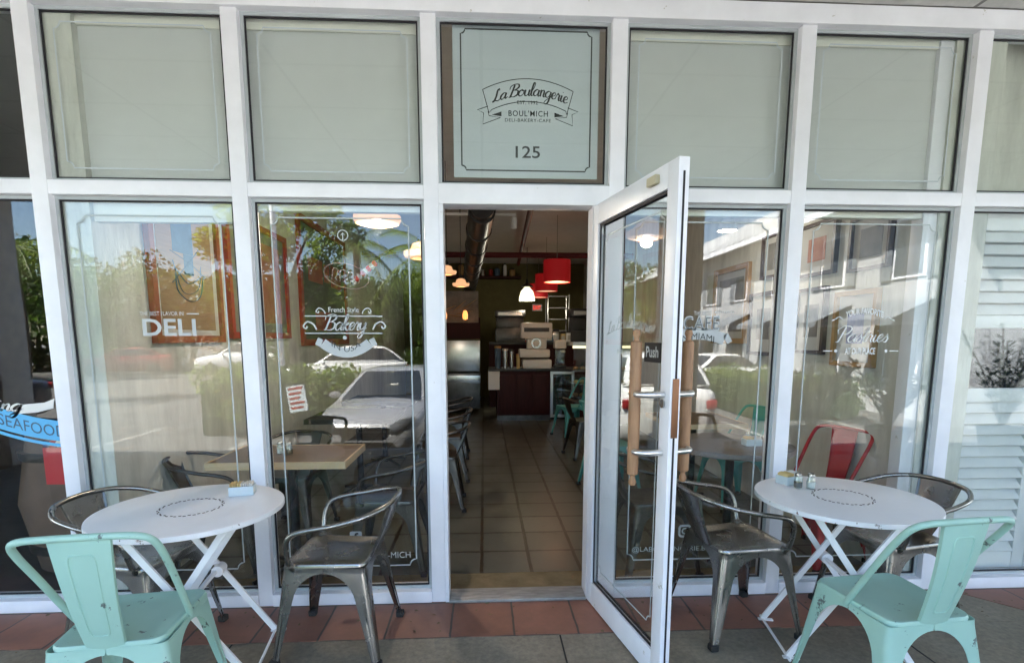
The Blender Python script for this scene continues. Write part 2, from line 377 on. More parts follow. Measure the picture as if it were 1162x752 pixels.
G = {
 'a': (1.0, [[(.75, .85), (.45, 1), (.1, .7), (.05, .3), (.3, 0), (.6, .25), (.8, .95)], [(.8, .95), (.75, .3), (.9, 0), (1.15, .25)]]),
 'o': (.95, [[(.5, 1), (.1, .75), (.05, .25), (.4, 0), (.75, .3), (.75, .75), (.5, 1), (.6, .8), (1.0, .85)]]),
 'u': (.95, [[(.05, .95), (.05, .3), (.25, 0), (.55, .2), (.7, .95)], [(.7, .95), (.68, .25), (.85, 0), (1.05, .25)]]),
 'l': (.45, [[(-.05, .25), (.35, 1.3), (.4, 1.95), (.2, 2.0), (.1, 1.4), (.1, .3), (.3, 0), (.5, .25)]]),
 'n': (.85, [[(0, .8), (.12, .98), (.12, 0)], [(.12, .6), (.4, 1), (.6, .8), (.58, .2), (.75, 0), (.95, .25)]]),
 'g': (.95, [[(.75, .85), (.45, 1), (.1, .7), (.05, .3), (.3, .02), (.6, .25), (.78, .95)], [(.78, .95), (.7, -.5), (.4, -1), (.1, -.8), (.4, -.3), (1.0, .25)]]),
 'e': (.7, [[(-.05, .25), (.35, .5), (.6, .75), (.45, 1), (.15, .8), (.1, .3), (.35, 0), (.75, .25)]]),
 'r': (.7, [[(-.05, .25), (.2, 1.05), (.3, .85), (.5, .85), (.45, .3), (.6, 0), (.8, .25)]]),
 'i': (.45, [[(-.05, .25), (.15, .95)], [(.15, .95), (.12, .25), (.3, 0), (.5, .25)], [(.2, 1.38), (.22, 1.5)]]),
 'k': (.8, [[(-.05, .25), (.35, 1.3), (.38, 1.95), (.2, 1.95), (.12, 1.2), (.12, 0)], [(.12, .4), (.45, .95), (.6, .8), (.2, .5)], [(.25, .5), (.5, .05), (.7, 0), (.85, .25)]]),
 'y': (.9, [[(.05, .95), (.05, .4), (.25, .1), (.5, .3), (.7, .95)], [(.7, .95), (.6, -.5), (.3, -1), (.05, -.8), (.3, -.3), (.95, .3)]]),
 's': (.65, [[(-.05, .25), (.3, .7), (.35, 1.05), (.4, .8), (.6, .4), (.4, .02), (.1, .1)]]),
 't': (.62, [[(-.05, .25), (.28, 1.2), (.32, 1.9)], [(.32, 1.9), (.22, .3), (.4, 0), (.66, .25)], [(-.05, 1.32), (.75, 1.36)]]),
 'B': (1.25, [[(.35, 1.9), (.2, .9), (.05, .1), (-.2, .05)], [(-.3, 1.3), (-.25, 1.75), (.3, 2.0), (.95, 1.9), (1.05, 1.45), (.6, 1.1), (.35, 1.05)], [(.5, 1.05), (1.05, .9), (1.1, .3), (.6, 0), (.1, .1)]]),
 'P': (1.1, [[(.35, 1.9), (.2, .9), (.05, .1), (-.25, .0)], [(-.25, 1.0), (-.45, 1.5), (.1, 2.0), (.9, 1.95), (1.1, 1.5), (.75, 1.05), (.35, 1.0)]]),
 'L': (1.0, [[(.6, 1.6), (.5, 1.95), (.25, 1.7), (.25, .9), (.1, .2), (-.15, .05), (-.1, .25), (.3, .15), (.7, 0), (1.0, .25)]]),
 ' ': (.55, []),
}
def put_script(mb, txt, x0, z0, w, h, y, pen=.16, slant=.3, arc=0.0):
    """brush lettering drawn stroke by stroke; h = x-height"""
    tot = sum(G[c][0] for c in txt); k = w / tot; x = 0
    for c in txt:
        adv, strokes = G[c]
        for st in strokes:
            P = cr([(px, py, 0) for px, py in st], 5); pts = []; ws = []
            for i, p in enumerate(P):
                d = P[min(i + 1, len(P) - 1)] - P[max(0, i - 1)]
                up = abs(d.y) / (d.length + 1e-9) if d.y < 0 else .1
                u = (x + p.x) / tot
                pts.append((x0 + (x + p.x + slant * p.y) * k, z0 + p.y * h + arc * 4 * u * (1 - u))); ws.append(pen * h * (.45 + .75 * up))
            mb.ribbon(pts, ws, y, .0004)
        x += adv
def notched(mb, x0, z0, x1, z1, c, w, y, mat_=None):
    """border line with scooped corners"""
    pts = []
    for cx, cz, a0 in ((x0, z0, 90), (x1, z0, 180), (x1, z1, 270), (x0, z1, 0)):
        seq = [(cx + c * math.cos(R(a0 - k * 22.5)), cz + c * math.sin(R(a0 - k * 22.5))) for k in range(5)]
        pts += seq
    mb.ribbon(pts + pts[:2], w, y)

GZ = -.58   # parking lot level
# ================================================================ SETTING
P_ = MB().box((-9, -3.9, -.10), (9, -.345, 0)); struct('pavement', P_, M_conc)
struct('tile_path', MB().box((-9, -.345, -.10), (1.95, .03, .0035)), M_tile)
struct('tile_path', MB().add([(2.62, .03, .0035), (2.95, -.345, .0035), (9, -.345, .0035), (9, .03, .0035), (2.62, .03, -.1), (2.95, -.345, -.1), (9, -.345, -.1), (9, .03, -.1)],
       [(0, 1, 2, 3), (7, 6, 5, 4), (0, 4, 5, 1), (1, 5, 6, 2), (2, 6, 7, 3), (3, 7, 4, 0)]), M_tile)
struct('pavement_patch', MB().box((1.953, -.343, -.10), (2.95, .03, .0005)), M_conc)
j = MB()
for x in (.36, -1.2, 2.0):
    j.box((x - .004, -3.8, -.01), (x + .004, -.35, .0012))
j.box((-9, -1.35, -.01), (9, -1.342, .0012))
struct('pavement_joint', j, M_blackmat)
struct('floor', MB().box((-2.2, .36, -.10), (2.75, 10.6, .0)), M_ifloor)
struct('threshold_floor', MB().box((-2.2, .031, -.10), (2.75, .359, -.001)), M_stone)
struct('kerb', MB().box((-40, -4.05, -.7), (40, -3.9, .0), .02), M_kerb)
struct('parking_ground', MB().box((-150, -200, -.70), (150, -4.05, GZ)), M_asphalt)
struct('ground', MB().box((-150, -4.05, -.9), (150, 60, -.72)), M_kerb)
pl = MB()
for i in range(-6, 8):
    pl.box((i * 2.6 + .5, -9.5, GZ), (i * 2.6 + .6, -4.7, GZ + .004))
struct('road_marking', pl, M_paint)
struct('arcade_ceiling', MB().box((-14, -3.9, 3.055), (14, .12, 3.15)), M_ceil)
struct('arcade_roof', MB().box((-14, -4.0, 3.2), (14, 11, 3.3)), M_sidewalk_edge)
tag(MB().box((-14, -4.0, 3.06), (14, -3.902, 3.198)).build('fascia_beam', M_sidewalk_edge), 'long pale fascia beam along the outer edge of the arcade roof', 'beam')

# interior shell: each wall a thing
tag(MB().box((-2.10, .06, -.05), (-1.93, 10.6, 4.0)).build('party_wall', M_lwall), 'streaked grey concrete wall on the left inside the cafe, hung with red and orange frames', 'wall')
tag(MB().box((2.43, .06, -.05), (2.70, 10.6, 4.0)).build('party_wall', M_lwall), 'streaked grey concrete wall on the right inside the cafe, behind the red chair', 'wall')
tag(MB().box((-1.93, 10.3, -.05), (2.43, 10.5, 4.0)).build('back_wall', M_back), 'dim olive yellow wall at the far back of the cafe', 'wall')
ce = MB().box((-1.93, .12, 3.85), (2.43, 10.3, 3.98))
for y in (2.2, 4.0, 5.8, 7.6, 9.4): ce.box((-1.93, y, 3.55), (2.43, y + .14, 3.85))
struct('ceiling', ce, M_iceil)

# ================================================================ STOREFRONT
SF = thing('storefront', 'white aluminium framed glass storefront of the cafe with tall windows and transoms', 'storefront')
ZT0, ZT1, ZH, ZS = 2.117, 2.183, 2.962, .07
MUL = [(-4.0, -3.925), (-3.075, -3.0), (-2.148, -2.072), (-1.218, -1.143), (-.294, -.220), (.632, .708), (1.575, 1.651), (2.490, 2.566), (3.42, 3.495), (4.35, 4.425)]
for a, b in MUL:
    MB().box((a, 0, .0045), (b, .12, ZH - .001), .004).build('mullion', M_frame, SF)
for (a0, a1), (b0, b1) in zip(MUL, MUL[1:]):
    door = abs(a0 + .294) < .01
    MB().box((a1, .002 if not door else -.004, ZT0 if not door else 2.095), (b0, .118, ZT1 if not door else 2.19), .003).build('transom_bar', M_frame, SF)
    if not door:
        MB().box((a1, -.006, .0045), (b0, .118, ZS), .004).build('sill', M_frame, SF)
MB().box((-4.0, -.012, ZH), (4.425, .12, 3.052), .004).build('header', M_frame, SF)
# door frame
MB().box((-.2195, -.004, .0045), (-.2, .118, 2.094)).build('door_jamb', M_frame, SF)
MB().box((.552, -.004, .0045), (.6315, .118, 2.094)).build('door_jamb', M_frame, SF)
MB().box((-.199, -.02, .0045), (.551, .118, .022), .004).build('threshold', mat('worn_aluminium', (.36, .355, .34), .62, .6, var=.3, scale=9, stretch=(1, 6, 1)), SF)
GY = .05
def pane(a, b, z0, z1):
    w = MB().box((a + .004, GY, z0 + .004), (b - .004, GY + .006, z1 - .004)).build('window', M_glass, SF, ang=0)
    fr = MB(); e = .004
    t = .016
    fr.box((a, GY - .012, z0), (a + t, GY - .001, z1)); fr.box((b - t, GY - .012, z0), (b, GY - .001, z1))
    fr.box((a + t, GY - .012, z1 - t), (b - t, GY - .001, z1)); fr.box((a + t, GY - .012, z0), (b - t, GY - .001, z0 + t))
    fr.build('bead', M_reveal, w)
    g = MB(); t2 = .024; y0, y1 = GY - .006, GY - .0005
    g.box((a + t, y0, z0 + t), (a + t2, y1, z1 - t)); g.box((b - t2, y0, z0 + t), (b - t, y1, z1 - t))
    g.box((a + t2, y0, z1 - t2), (b - t2, y1, z1 - t)); g.box((a + t2, y0, z0 + t), (b - t2, y1, z0 + t2))
    g.build('gasket', M_gasket, w)
    return w
LOW, UP = {}, {}
for i, ((a0, a1), (b0, b1)) in enumerate(zip(MUL, MUL[1:])):
    UP[i - 1] = pane(a1, b0, ZT1 if i != 4 else 2.19, ZH)
    if i != 4: LOW[i - 1] = pane(a1, b0, ZS, ZT0)
DY = GY - .0022
# decals: bays are numbered from the neighbour's bay (1) rightwards
BX = {k: (MUL[k + 1][1], MUL[k + 2][0]) for k in range(-1, 8)}
for k in (1, 2, 4, 5):
    a, b = BX[k]
    d = MB(); notched(d, a + .085, .20, b - .085, 2.03, .035, .007, DY); d.build('border_line', M_decal_soft, LOW[k], ang=0)
    d = MB(); notched(d, a + .07, 2.25, b - .07, 2.90, .03, .006, DY); d.build('border_line', M_poster, UP[k], ang=0)

def pxx(px, py): return at(px, py, GY)
# DELI (bay 1)
d = MB(); p = pxx(163, 381); q = pxx(222, 362)
put_text(d, 'DELI', p.x, p.z, q.x - p.x, .085, DY, bold=.02)
p = pxx(166, 358); q = pxx(208, 352); put_text(d, 'THE BEST FLAVOR IN', p.x - .03, p.z, q.x - p.x + .03, .02, DY)
p = pxx(212, 356); d.ribbon([(p.x, p.z), (p.x + .06, p.z)], .006, DY)
d.build('lettering', M_decal, LOW[1], ang=0)
# Bakery (bay 2)
d = MB()
p = pxx(373, 356); q = pxx(407, 351); put_text(d, 'French Style', p.x, p.z, q.x - p.x, .034, DY, bold=.01)
for y_ in (358.5, 378): p = pxx(346, y_); q = pxx(434, y_); d.ribbon([(p.x, p.z), (q.x, p.z)], .006, DY)
p = pxx(369, 374.5); q = pxx(415, 374); put_script(d, 'Bakery', p.x, p.z, q.x - p.x, .040, DY, .19)
for s, px in ((1, 349), (-1, 433), (1, 362), (-1, 418)):
    p = pxx(px, 370 if abs(px - 391) > 32 else 353); sc = 1 if abs(px - 391) > 32 else .7
    d.ribbon([(v.x, v.y) for v in cr([(p.x + s * .045 * sc, p.z - .018 * sc, 0), (p.x + s * .03 * sc, p.z + .01 * sc, 0), (p.x, p.z + .022 * sc, 0), (p.x - s * .02 * sc, p.z, 0), (p.x - s * .008 * sc, p.z - .012 * sc, 0), (p.x, p.z, 0)], 6)], .008 * sc, DY)
p = pxx(391.5, 383); d.lathe([(0, 0), (.010, 0), (.010, .0005), (0, .0005)], 16, (p.x, DY, p.z), 'y')
d.build('lettering', M_decal, LOW[2], ang=0)
def ribbon_sign(w, cx, cz, wid, hgt, sag, name_parent, txt, th, tails=True):
    d = MB(); N = 20
    top = [(cx - wid / 2 + wid * i / N, cz + hgt / 2 - sag * 4 * (i / N) * (1 - i / N)) for i in range(N + 1)]
    d.ribbon([(x, z - hgt / 2) for x, z in top], hgt, DY)
    if tails:
        for s in (-1, 1):
            x = cx + s * wid / 2; z = top[0][1]
            d.ribbon([(x + s * .004, z - hgt * .55), (x + s * .03, z - hgt * .3)], hgt * .8, DY)
    d.build('ribbon', M_decal, name_parent, ang=0)
    d = MB(); put_text(d, txt, cx - wid * th / 2, cz - hgt * .30, wid * th, hgt * .55, DY - .0008, arc=-sag * th)
    d.build('ribbon_lettering', M_ink, name_parent, ang=0)
p = pxx(393, 389); ribbon_sign(None, p.x, p.z, .24, .05, .05, LOW[2], 'IN USA', .62)
d = MB(); p = pxx(389, 267)
d.lathe([(.022, 0), (.028, 0), (.028, .0005), (.022, .0005), (.022, 0)], 24, (p.x, DY, p.z), 'y'); d.ribbon([(p.x, p.z - .02), (p.x, p.z + .008)], .005, DY)
d.ribbon([(p.x - .01, p.z), (p.x, p.z + .012), (p.x + .01, p.z)], .004, DY)
d.build('round_sticker', M_decal_soft, LOW[2], ang=0)
d = MB(); p = pxx(466, 632); put_text(d, 'BOUL-MICH', p.x - .24, p.z, .24, .034, DY); d.build('lettering', M_decal_soft, LOW[2], ang=0)
def rrect(cx, cz, w, h, r, n=5):
    pts = []
    for sx, sz, a0 in ((1, 1, 0), (-1, 1, 90), (-1, -1, 180), (1, -1, 270)):
        for k in range(n + 1):
            a = R(a0 + 90 * k / n); pts.append((cx + sx * (w / 2 - r) + r * math.cos(a), cz + sz * (h / 2 - r) + r * math.sin(a)))
    return pts
p = pxx(404, 609); d = MB().prism(rrect(p.x, p.z, .065, .065, .01), DY, DY + .0006); d.build('social_icon', M_decal_soft, LOW[2], ang=0)
d = MB(); put_text(d, 'f', p.x - .012, p.z - .024, .026, .05, DY - .0008, bold=.03); d.build('icon_mark', M_ink, LOW[2], ang=0)
# Cafe (bay 4)
d = MB(); p = pxx(787, 358); q = pxx(807, 352); put_text(d, 'THE BEST', p.x, p.z, q.x - p.x, .024, DY, bold=.005)
p = pxx(775, 375); q = pxx(817, 357); put_text(d, 'CAFE', p.x, p.z, q.x - p.x, .078, DY, bold=.035, space=1.15)
cf = (p.x, p.z, q.x - p.x)
p = pxx(812, 354)
for i in range(9): d.lathe([(0, 0), (.004, 0), (.004, .0005), (0, .0005)], 8, (p.x + i * .012, DY, p.z), 'y')
d.build('lettering', M_decal, LOW[4], ang=0)
d = MB(); put_text(d, 'CAFE', cf[0] + .008, cf[1] + .008, cf[2] - .016, .062, DY - .0008, bold=-.022, space=1.22); d.build('letter_inline', M_ink, LOW[4], ang=0)
p = pxx(795, 385); ribbon_sign(None, p.x - .02, p.z, .30, .062, -.03, LOW[4], 'IN MIAMI', .62)
d = MB(); p = pxx(717, 627); q = pxx(800, 622); put_text(d, '@LABOULANGERIE.B', p.x, p.z, q.x - p.x, .036, DY); d.build('lettering', M_decal_soft, LOW[4], ang=0)
p = pxx(777, 602); d = MB(); rp = rrect(p.x, p.z, .062, .062, .015); d.ribbon(rp + rp[:2], .012, DY)
d.lathe([(.011, 0), (.019, 0), (.019, .0005), (.011, .0005), (.011, 0)], 20, (p.x, DY, p.z), 'y'); d.build('social_icon', M_decal_soft, LOW[4], ang=0)
# Pastries (bay 5)
d = MB(); p = pxx(961, 361); q = pxx(1000, 361); put_text(d, 'YOUR FAVORITE', p.x - .01, p.z, q.x - p.x + .02, .034, DY, arc=.022, bold=.02)
p = pxx(950, 388); q = pxx(1006, 388); put_script(d, 'Pastries', p.x, p.z, q.x - p.x, .042, DY, .15)
p = pxx(958, 402); q = pxx(993, 395); put_text(d, 'AT OUR PLACE', p.x, p.z, q.x - p.x, .036, DY, bold=.02)
d.build('lettering', M_decal2, LOW[5], ang=0); d = MB()
for px in (948, 1005):
    p = pxx(px, 398); d.lathe([(0, 0), (.009, 0), (.009, .0005), (0, .0005)], 14, (p.x, DY, p.z), 'y')
    s = -1 if px < 980 else 1; d.ribbon([(p.x + s * .02, p.z), (p.x + s * .07, p.z)], .005, DY)
    p = pxx(956 if s < 0 else 1003, 362); d.ribbon([(v.x, v.y) for v in cr([(p.x, p.z, 0), (p.x + s * .02, p.z + .012, 0), (p.x + s * .04, p.z, 0), (p.x + s * .06, p.z - .008, 0)], 5)], .005, DY)
d.build('flourish', M_decal2, LOW[5], ang=0)
# neighbour's window (bay 0): blue ribbon with lettering
d = MB(); N = 16; A, B_ = pxx(-60, 450), pxx(88, 490)
line = [(A.x + (B_.x - A.x) * i / N, A.z + (B_.z - A.z) * i / N - .04 * 4 * (i / N) * (1 - i / N)) for i in range(N + 1)]
d.ribbon(line, .105, DY); d.ribbon([(x, z - .075) for x, z in line], .016, DY)
d.build('blue_band', M_sky_blue, LOW[0], ang=0)
LU = lambda u: .02 + .89 * u
d = MB(); vs, fs, _ = text_geo('FRESH SEAFOOD')
d.add([((A.x + (B_.x - A.x) * (LU(u))), DY - .0008, A.z + (B_.z - A.z) * (LU(u)) - .04 * 4 * (LU(u)) * (1 - LU(u)) - .03 + .058 * v) for u, v in vs], fs)
d.build('band_lettering', M_navy, LOW[0], ang=0)
d = MB(); p = pxx(-6, 466); put_script(d, 'ing', p.x, p.z, .13, .035, DY, .3)
p = pxx(14, 470); q = pxx(62, 452)
d.prism([(p.x, p.z), (p.x + .05, p.z + .05), (q.x - .05, p.z + .06), (q.x, q.z), (q.x - .01, q.z - .05), (q.x - .09, p.z + .01)], DY, DY + .0005)
d.build('script_lettering', M_packet, LOW[0], ang=0)

# boards behind the transom panes
gb = 'pale boards behind the transom windows'
bl = {1: 'pale grey board behind the transom window above the deli lettering', 2: 'pale grey board behind the transom window above the bakery lettering',
      4: 'pale grey board behind the transom window above the open door', 5: 'pale grey board behind the transom window above the pastries lettering'}
for k in (1, 2, 4, 5):
    a, b = BX[k]; t = thing('transom_board', bl[k], 'panel', ((a + b) / 2, .10, 2.07), 0, gb)
    hw = (b - a) / 2 + .03
    MB().box((-hw, 0, 0.10), (hw, .03, .90)).build('board', M_shade, t)
    MB().box((-hw, -.012, -.06 if k in (1,) else .0), (hw, .035, .098), .006).build('lower_trim', M_cream, t)
    MB().box((-hw, -.012, .84), (hw, -.001, .89), .004).build('upper_trim', M_cream, t)
# white posts behind the end mullions
for x, lab in ((-1.985, 'white corner post behind the window edge beside the seafood window'), (2.40, 'white corner post behind the window edge beside the shutters')):
    tag(MB().box((x - .045, .075, 0), (x + .045, .16, 2.95), .006).build('corner_post', M_frame), lab, 'post', 'white posts behind the end windows')

# poster in the transom over the door
c0 = at(513, 24, .09); c1 = at(677, 204, .09)
PO = thing('window_poster', 'large pale poster with black bakery lettering and number 125 over the doorway', 'poster', ((c0.x + c1.x) / 2, .085, c1.z))
pw, ph = (c1.x - c0.x) / 2, c0.z - c1.z
MB().box((-pw, 0, 0), (pw, .004, ph)).build('sheet', M_poster, PO)
d = MB(); e = .04; notched(d, -pw + e, e * .9, pw - e, ph - e * .9, .022, .007, -.001); d.build('border_line', M_ink, PO, ang=0)
Z = lambda py: (204 - py) / (204 - 24) * ph
X = lambda px: (px - 595) / (677 - 513) * 2 * pw
d = MB()
put_script(d, 'La Boulangerie', X(558), Z(115.5), X(641) - X(558), .030, -.001, .24, .25, .035)
put_text(d, 'EST. 1992', X(585), Z(117), X(608) - X(585), .017, -.001)
put_text(d, "BOUL'MICH", X(575), Z(131), X(619.5) - X(575), .028, -.001, bold=.004, space=1.15)
put_text(d, 'DELI-BAKERY-CAFE', X(571), Z(137.5), X(623) - X(571), .016, -.001, space=1.1)
put_text(d, '125', X(583), Z(180), X(611) - X(583), .058, -.001, bold=.01)
lw = .0035
arch = lambda zc, xa, xb, rise: [(X(xa) + (X(xb) - X(xa)) * i / 16, Z(zc) + rise * 4 * (i / 16) * (1 - i / 16)) for i in range(17)]
d.ribbon(arch(101, 546, 648, .055), lw, -.001); d.ribbon(arch(124, 556, 640, .042), lw, -.001)
d.ribbon([(X(546), Z(101)), (X(553), Z(128)), (X(556), Z(124))], lw, -.001); d.ribbon([(X(648), Z(101)), (X(641), Z(128)), (X(640), Z(124))], lw, -.001)
for s in (-1, 1):
    f = lambda u: X(597 + s * u)
    d.ribbon([(f(45), Z(120)), (f(57), Z(124.5)), (f(50), Z(128)), (f(51), Z(141)), (f(31), Z(133)), (f(44), Z(131)), (f(45), Z(126))], lw, -.001)
    d.prism([(f(30), Z(126)), (f(41), Z(130)), (f(30), Z(131.5))], -.0015, -.001)
d.build('lettering', M_ink, PO, ang=0)

# ================================================================ GLASS DOOR
ang = math.atan2(-.735, .150)
DR = thing('glass_door', 'white framed glass door swung open toward the pavement with rolling pin handles', 'door', (.575, -.012, .012), ang)
DW, DH, T = .772, 2.075, .045   # local +x runs from hinge to free edge; +y is the inner face turned to the right
st = .058
f = MB().box((0, -T / 2, 0), (st, T / 2, DH), .004).build('hinge_stile', M_frame, DR)
f = MB().box((DW - .075, -T / 2, 0), (DW, T / 2, DH), .004).build('lock_stile', M_frame, DR)
d = MB().box((DW + .0005, -.004, .05), (DW + .002, .004, DH - .05)); d.build('edge_groove', M_gasket, f)
MB().box((st, -T / 2, DH - .095), (DW - .075, T / 2, DH), .003).build('top_rail', M_frame, DR)
MB().box((st, -T / 2, 0), (DW - .075, T / 2, .12), .003).build('bottom_rail', M_frame, DR)
gl = MB().box((st + .002, -.003, .122), (DW - .077, .003, DH - .097)).build('pane', M_dglass, DR, ang=0)
d = MB()
for yy in (-.012, .008):
    d.box((st + .0005, yy, .1205), (st + .012, yy + .004, DH - .0955)); d.box((DW - .087, yy, .1205), (DW - .0755, yy + .004, DH - .0955))
    d.box((st + .012, yy, .1205), (DW - .087, yy + .004, .132)); d.box((st + .012, yy, DH - .107), (DW - .087, yy + .004, DH - .0955))
d.build('gasket', M_gasket, gl)
d = MB(); notched(d, st + .05, .21, DW - .12, DH - .16, .03, .006, -.0042)
d.build('border_line', M_decal_soft, gl, ang=0)
d = MB(); put_script(d, 'La Boulangerie', .16, 1.44, .42, .030, -.0042, .13, .25, .03)
put_text(d, "BOUL'MICH", .27, 1.35, .20, .022, -.0042)
for i, ww in enumerate(()): d.ribbon([(.37 - ww / 2, .66 - i * .10), (.37 + ww / 2, .66 - i * .10)], .003, -.0042)
d.build('lettering', M_decal_soft, gl, ang=0)
d = MB().box((.535, -.0075, 1.325), (.665, -.0035, 1.405)); d.build('push_plate', M_black, gl)
d = MB(); put_text(d, 'Push', .55, 1.345, .10, .045, -.0082, bold=.02); d.build('push_lettering', M_decal, gl, ang=0)
HX = DW - .045
for s, y in ((-1, -.115), (1, .115)):
    h = MB()
    prof = [(.0, 0.70), (.012, .705), (.016, .72), (.010, .745), (.011, .755), (.022, .762), (.0225, .80), (.0235, 1.10), (.0225, 1.395), (.022, 1.405), (.012, 1.412), (.010, 1.425), (.016, 1.445), (.013, 1.462), (0, 1.467)]
    prof = [(a, .83 + (b - .70) * .82) for a, b in prof]
    o = h.lathe(prof, 20, (HX - .06, y, 0)).build('pull_handle', M_pin, DR)
    b = MB()
    for z in (.975, 1.205):
        b.tube(cr([(HX, s * T / 2, z), (HX - .003, s * .07, z), (HX - .02, s * .115, z), (HX - .09, s * .119, z)], 5), .0125, 12)
    b.build('handle_bracket', M_alu, o)
d = MB().lathe([(0, 0), (.017, 0), (.017, .006), (.011, .009), (0, .009)], 20, (HX, -T / 2 - .009, 1.17), 'y'); d.build('lock_cylinder', M_steel, DR)
d = MB().box((DW + .0008, -.014, 1.04), (DW + .0035, .014, 1.27), .001); d.build('lock_plate', mat('brass_plate', (.20, .10, .055), .4, .8, wear=(.02, .015, .01), wear_amt=.6), DR)
d = MB().box((DW - .20, -T / 2 - .022, DH - .062), (DW - .13, -T / 2 - .001, DH - .028), .004); d.build('door_stop_bracket', mat('beige_plastic', (.5, .44, .3), .5), DR)

rr = random.Random(12); m = MB()
for k in range(110):
    x, y = rr.uniform(-2.9, 3.2), -abs(rr.gauss(.02, .16)) - .012
    if rr.random() < .3: y = rr.uniform(-1.3, -.1)
    sz = rr.uniform(.003, .009); a = rr.uniform(0, 6.3); z = .0045
    m.add([(x + sz * 1.8 * math.cos(a), y + sz * 1.8 * math.sin(a), z), (x - sz * math.sin(a), y + sz * math.cos(a), z + sz * .6), (x - sz * 1.8 * math.cos(a), y - sz * 1.8 * math.sin(a), z), (x + sz * math.sin(a), y - sz * math.cos(a), z + .0005)], [(0, 1, 2, 3)])
o = m.build('leaf_litter', mat('dry_leaf_bits', (.09, .055, .025), .9, col2=(.22, .17, .09), scale=3), ang=0); tag(o, 'tiny dry leaf bits and grit strewn along the storefront sill', 'litter', kind='stuff')
# ================================================================ CHAIRS
def superring(hx0, hx1, y0, y1, z, r, n=6):
    """rounded trapezoid: half width hx0 at y0 (rear), hx1 at y1 (front)"""
    pts = []
    for (cx, cy, a0) in ((hx1 - r, y1 - r, 0), (-hx1 + r, y1 - r, 90), (-hx0 + r, y0 + r, 180), (hx0 - r, y0 + r, 270)):
        for k in range(n + 1):
            a = R(a0 + 90 * k / n); pts.append((cx + r * math.cos(a), cy + r * math.sin(a), z))
    return pts
SEAT_MB = MB().rings([superring(.168, .183, -.178, .183, .418, .045), superring(.170, .185, -.18, .185, .443, .045), superring(.166, .181, -.176, .181, .4505, .043),
                      superring(.156, .171, -.166, .171, .4515, .04), superring(.145, .16, -.155, .16, .447, .04), superring(.09, .10, -.09, .10, .4425, .035), superring(.03, .03, -.03, .03, .441, .015)], True, True)
def leg_mb(sx, sy):
    top = Vector((sx * .181, sy * .181, .437)); foot = Vector((sx * .232, sy * .235 + (-.012 if sy < 0 else .0), 0.0))
    half = .181; rows = []
    hs = [0, .012, .024, .0245, .027, .033, .042, .055, .072, .092, .115, .145, .19, .25, .32, .39, .437]
    for h in hs:
        c = top.lerp(foot, max(0, (h - .015)) / .422) if h > .015 else top.copy(); c.z = .437 - h
        if h <= .024: w = half
        else:
            u = min(1, (h - .024) / .125)
            w = half - (half - .062) * math.sqrt(max(0, 1 - (1 - u) ** 2))
            if h > .149: w = .062 - (.062 - .030) * (h - .149) / .288
        # keep the arch centred: inner ends must not cross the middle
        r = min(.022, w * .45); pts = []
        inner = []
        wa = w - .0015
        seq = [(wa, 0), (wa * .66, .0), (wa * .5, .004 if h > .15 else 0), (r, 0)]
        for k in range(1, 4): a = R(90 * k / 4); seq.append((r - r * math.sin(a), r - r * math.cos(a)))
        seq += [(0, r), (.004 if h > .15 else 0, wa * .5), (.0, wa * .66), (0, wa)]
        for (u_, v_) in seq:
            pts.append(Vector((c.x - sx * u_, c.y - sy * v_, c.z)))
        t = .0025
        for (u_, v_) in reversed(seq):
            pts.append(Vector((c.x - sx * (u_ + (t if v_ >= u_ or u_ < r else 0)), c.y - sy * (v_ + (t if u_ >= v_ or v_ < r else 0)), c.z)))
        rows.append(pts)
    return MB().rings(rows, True, True)
def foot_mb(sx, sy):
    c = Vector((sx * .219, sy * .222 + (-.012 if sy < 0 else 0), 0))
    return MB().box((c.x - .019, c.y - .019, 0), (c.x + .019, c.y + .019, .03), .006)
LEGMB = {(sx, sy): leg_mb(sx, sy) for sx in (1, -1) for sy in (1, -1)}
def splat(zb, zt, yb, yt, wb, wt, emboss=True):
    m = MB(); rows = []; N = 8
    for i in range(N + 1):
        t = i / N; z = zb + (zt - zb) * t; y = yb + (yt - yb) * t - .012 * math.sin(math.pi * t); w = wb + (wt - wb) * t
        prof = [(-w, .014), (-w, .002), (-w + .004, 0), (0, -.004), (w - .004, 0), (w, .002), (w, .014), (w - .0025, .014), (w - .004, .0035), (0, -.0012), (-w + .004, .0035), (-w + .0025, .014)]
        rows.append([(x, y + dy, z) for x, dy in prof])
    m.rings(rows)
    if emboss:
        ln = []
        for k in range(41):
            a = 2 * math.pi * k / 40; cxs = math.copysign(abs(math.cos(a)) ** .25, math.cos(a)); szs = math.copysign(abs(math.sin(a)) ** .25, math.sin(a))
            t = .5 + .36 * szs; w = (wb + (wt - wb) * t) * .48
            ln.append((cxs * w, yb + (yt - yb) * t - .012 * math.sin(math.pi * t) - .0025, zb + (zt - zb) * t))
        m.tube(ln, .0035, 6, cap=False)
    return m
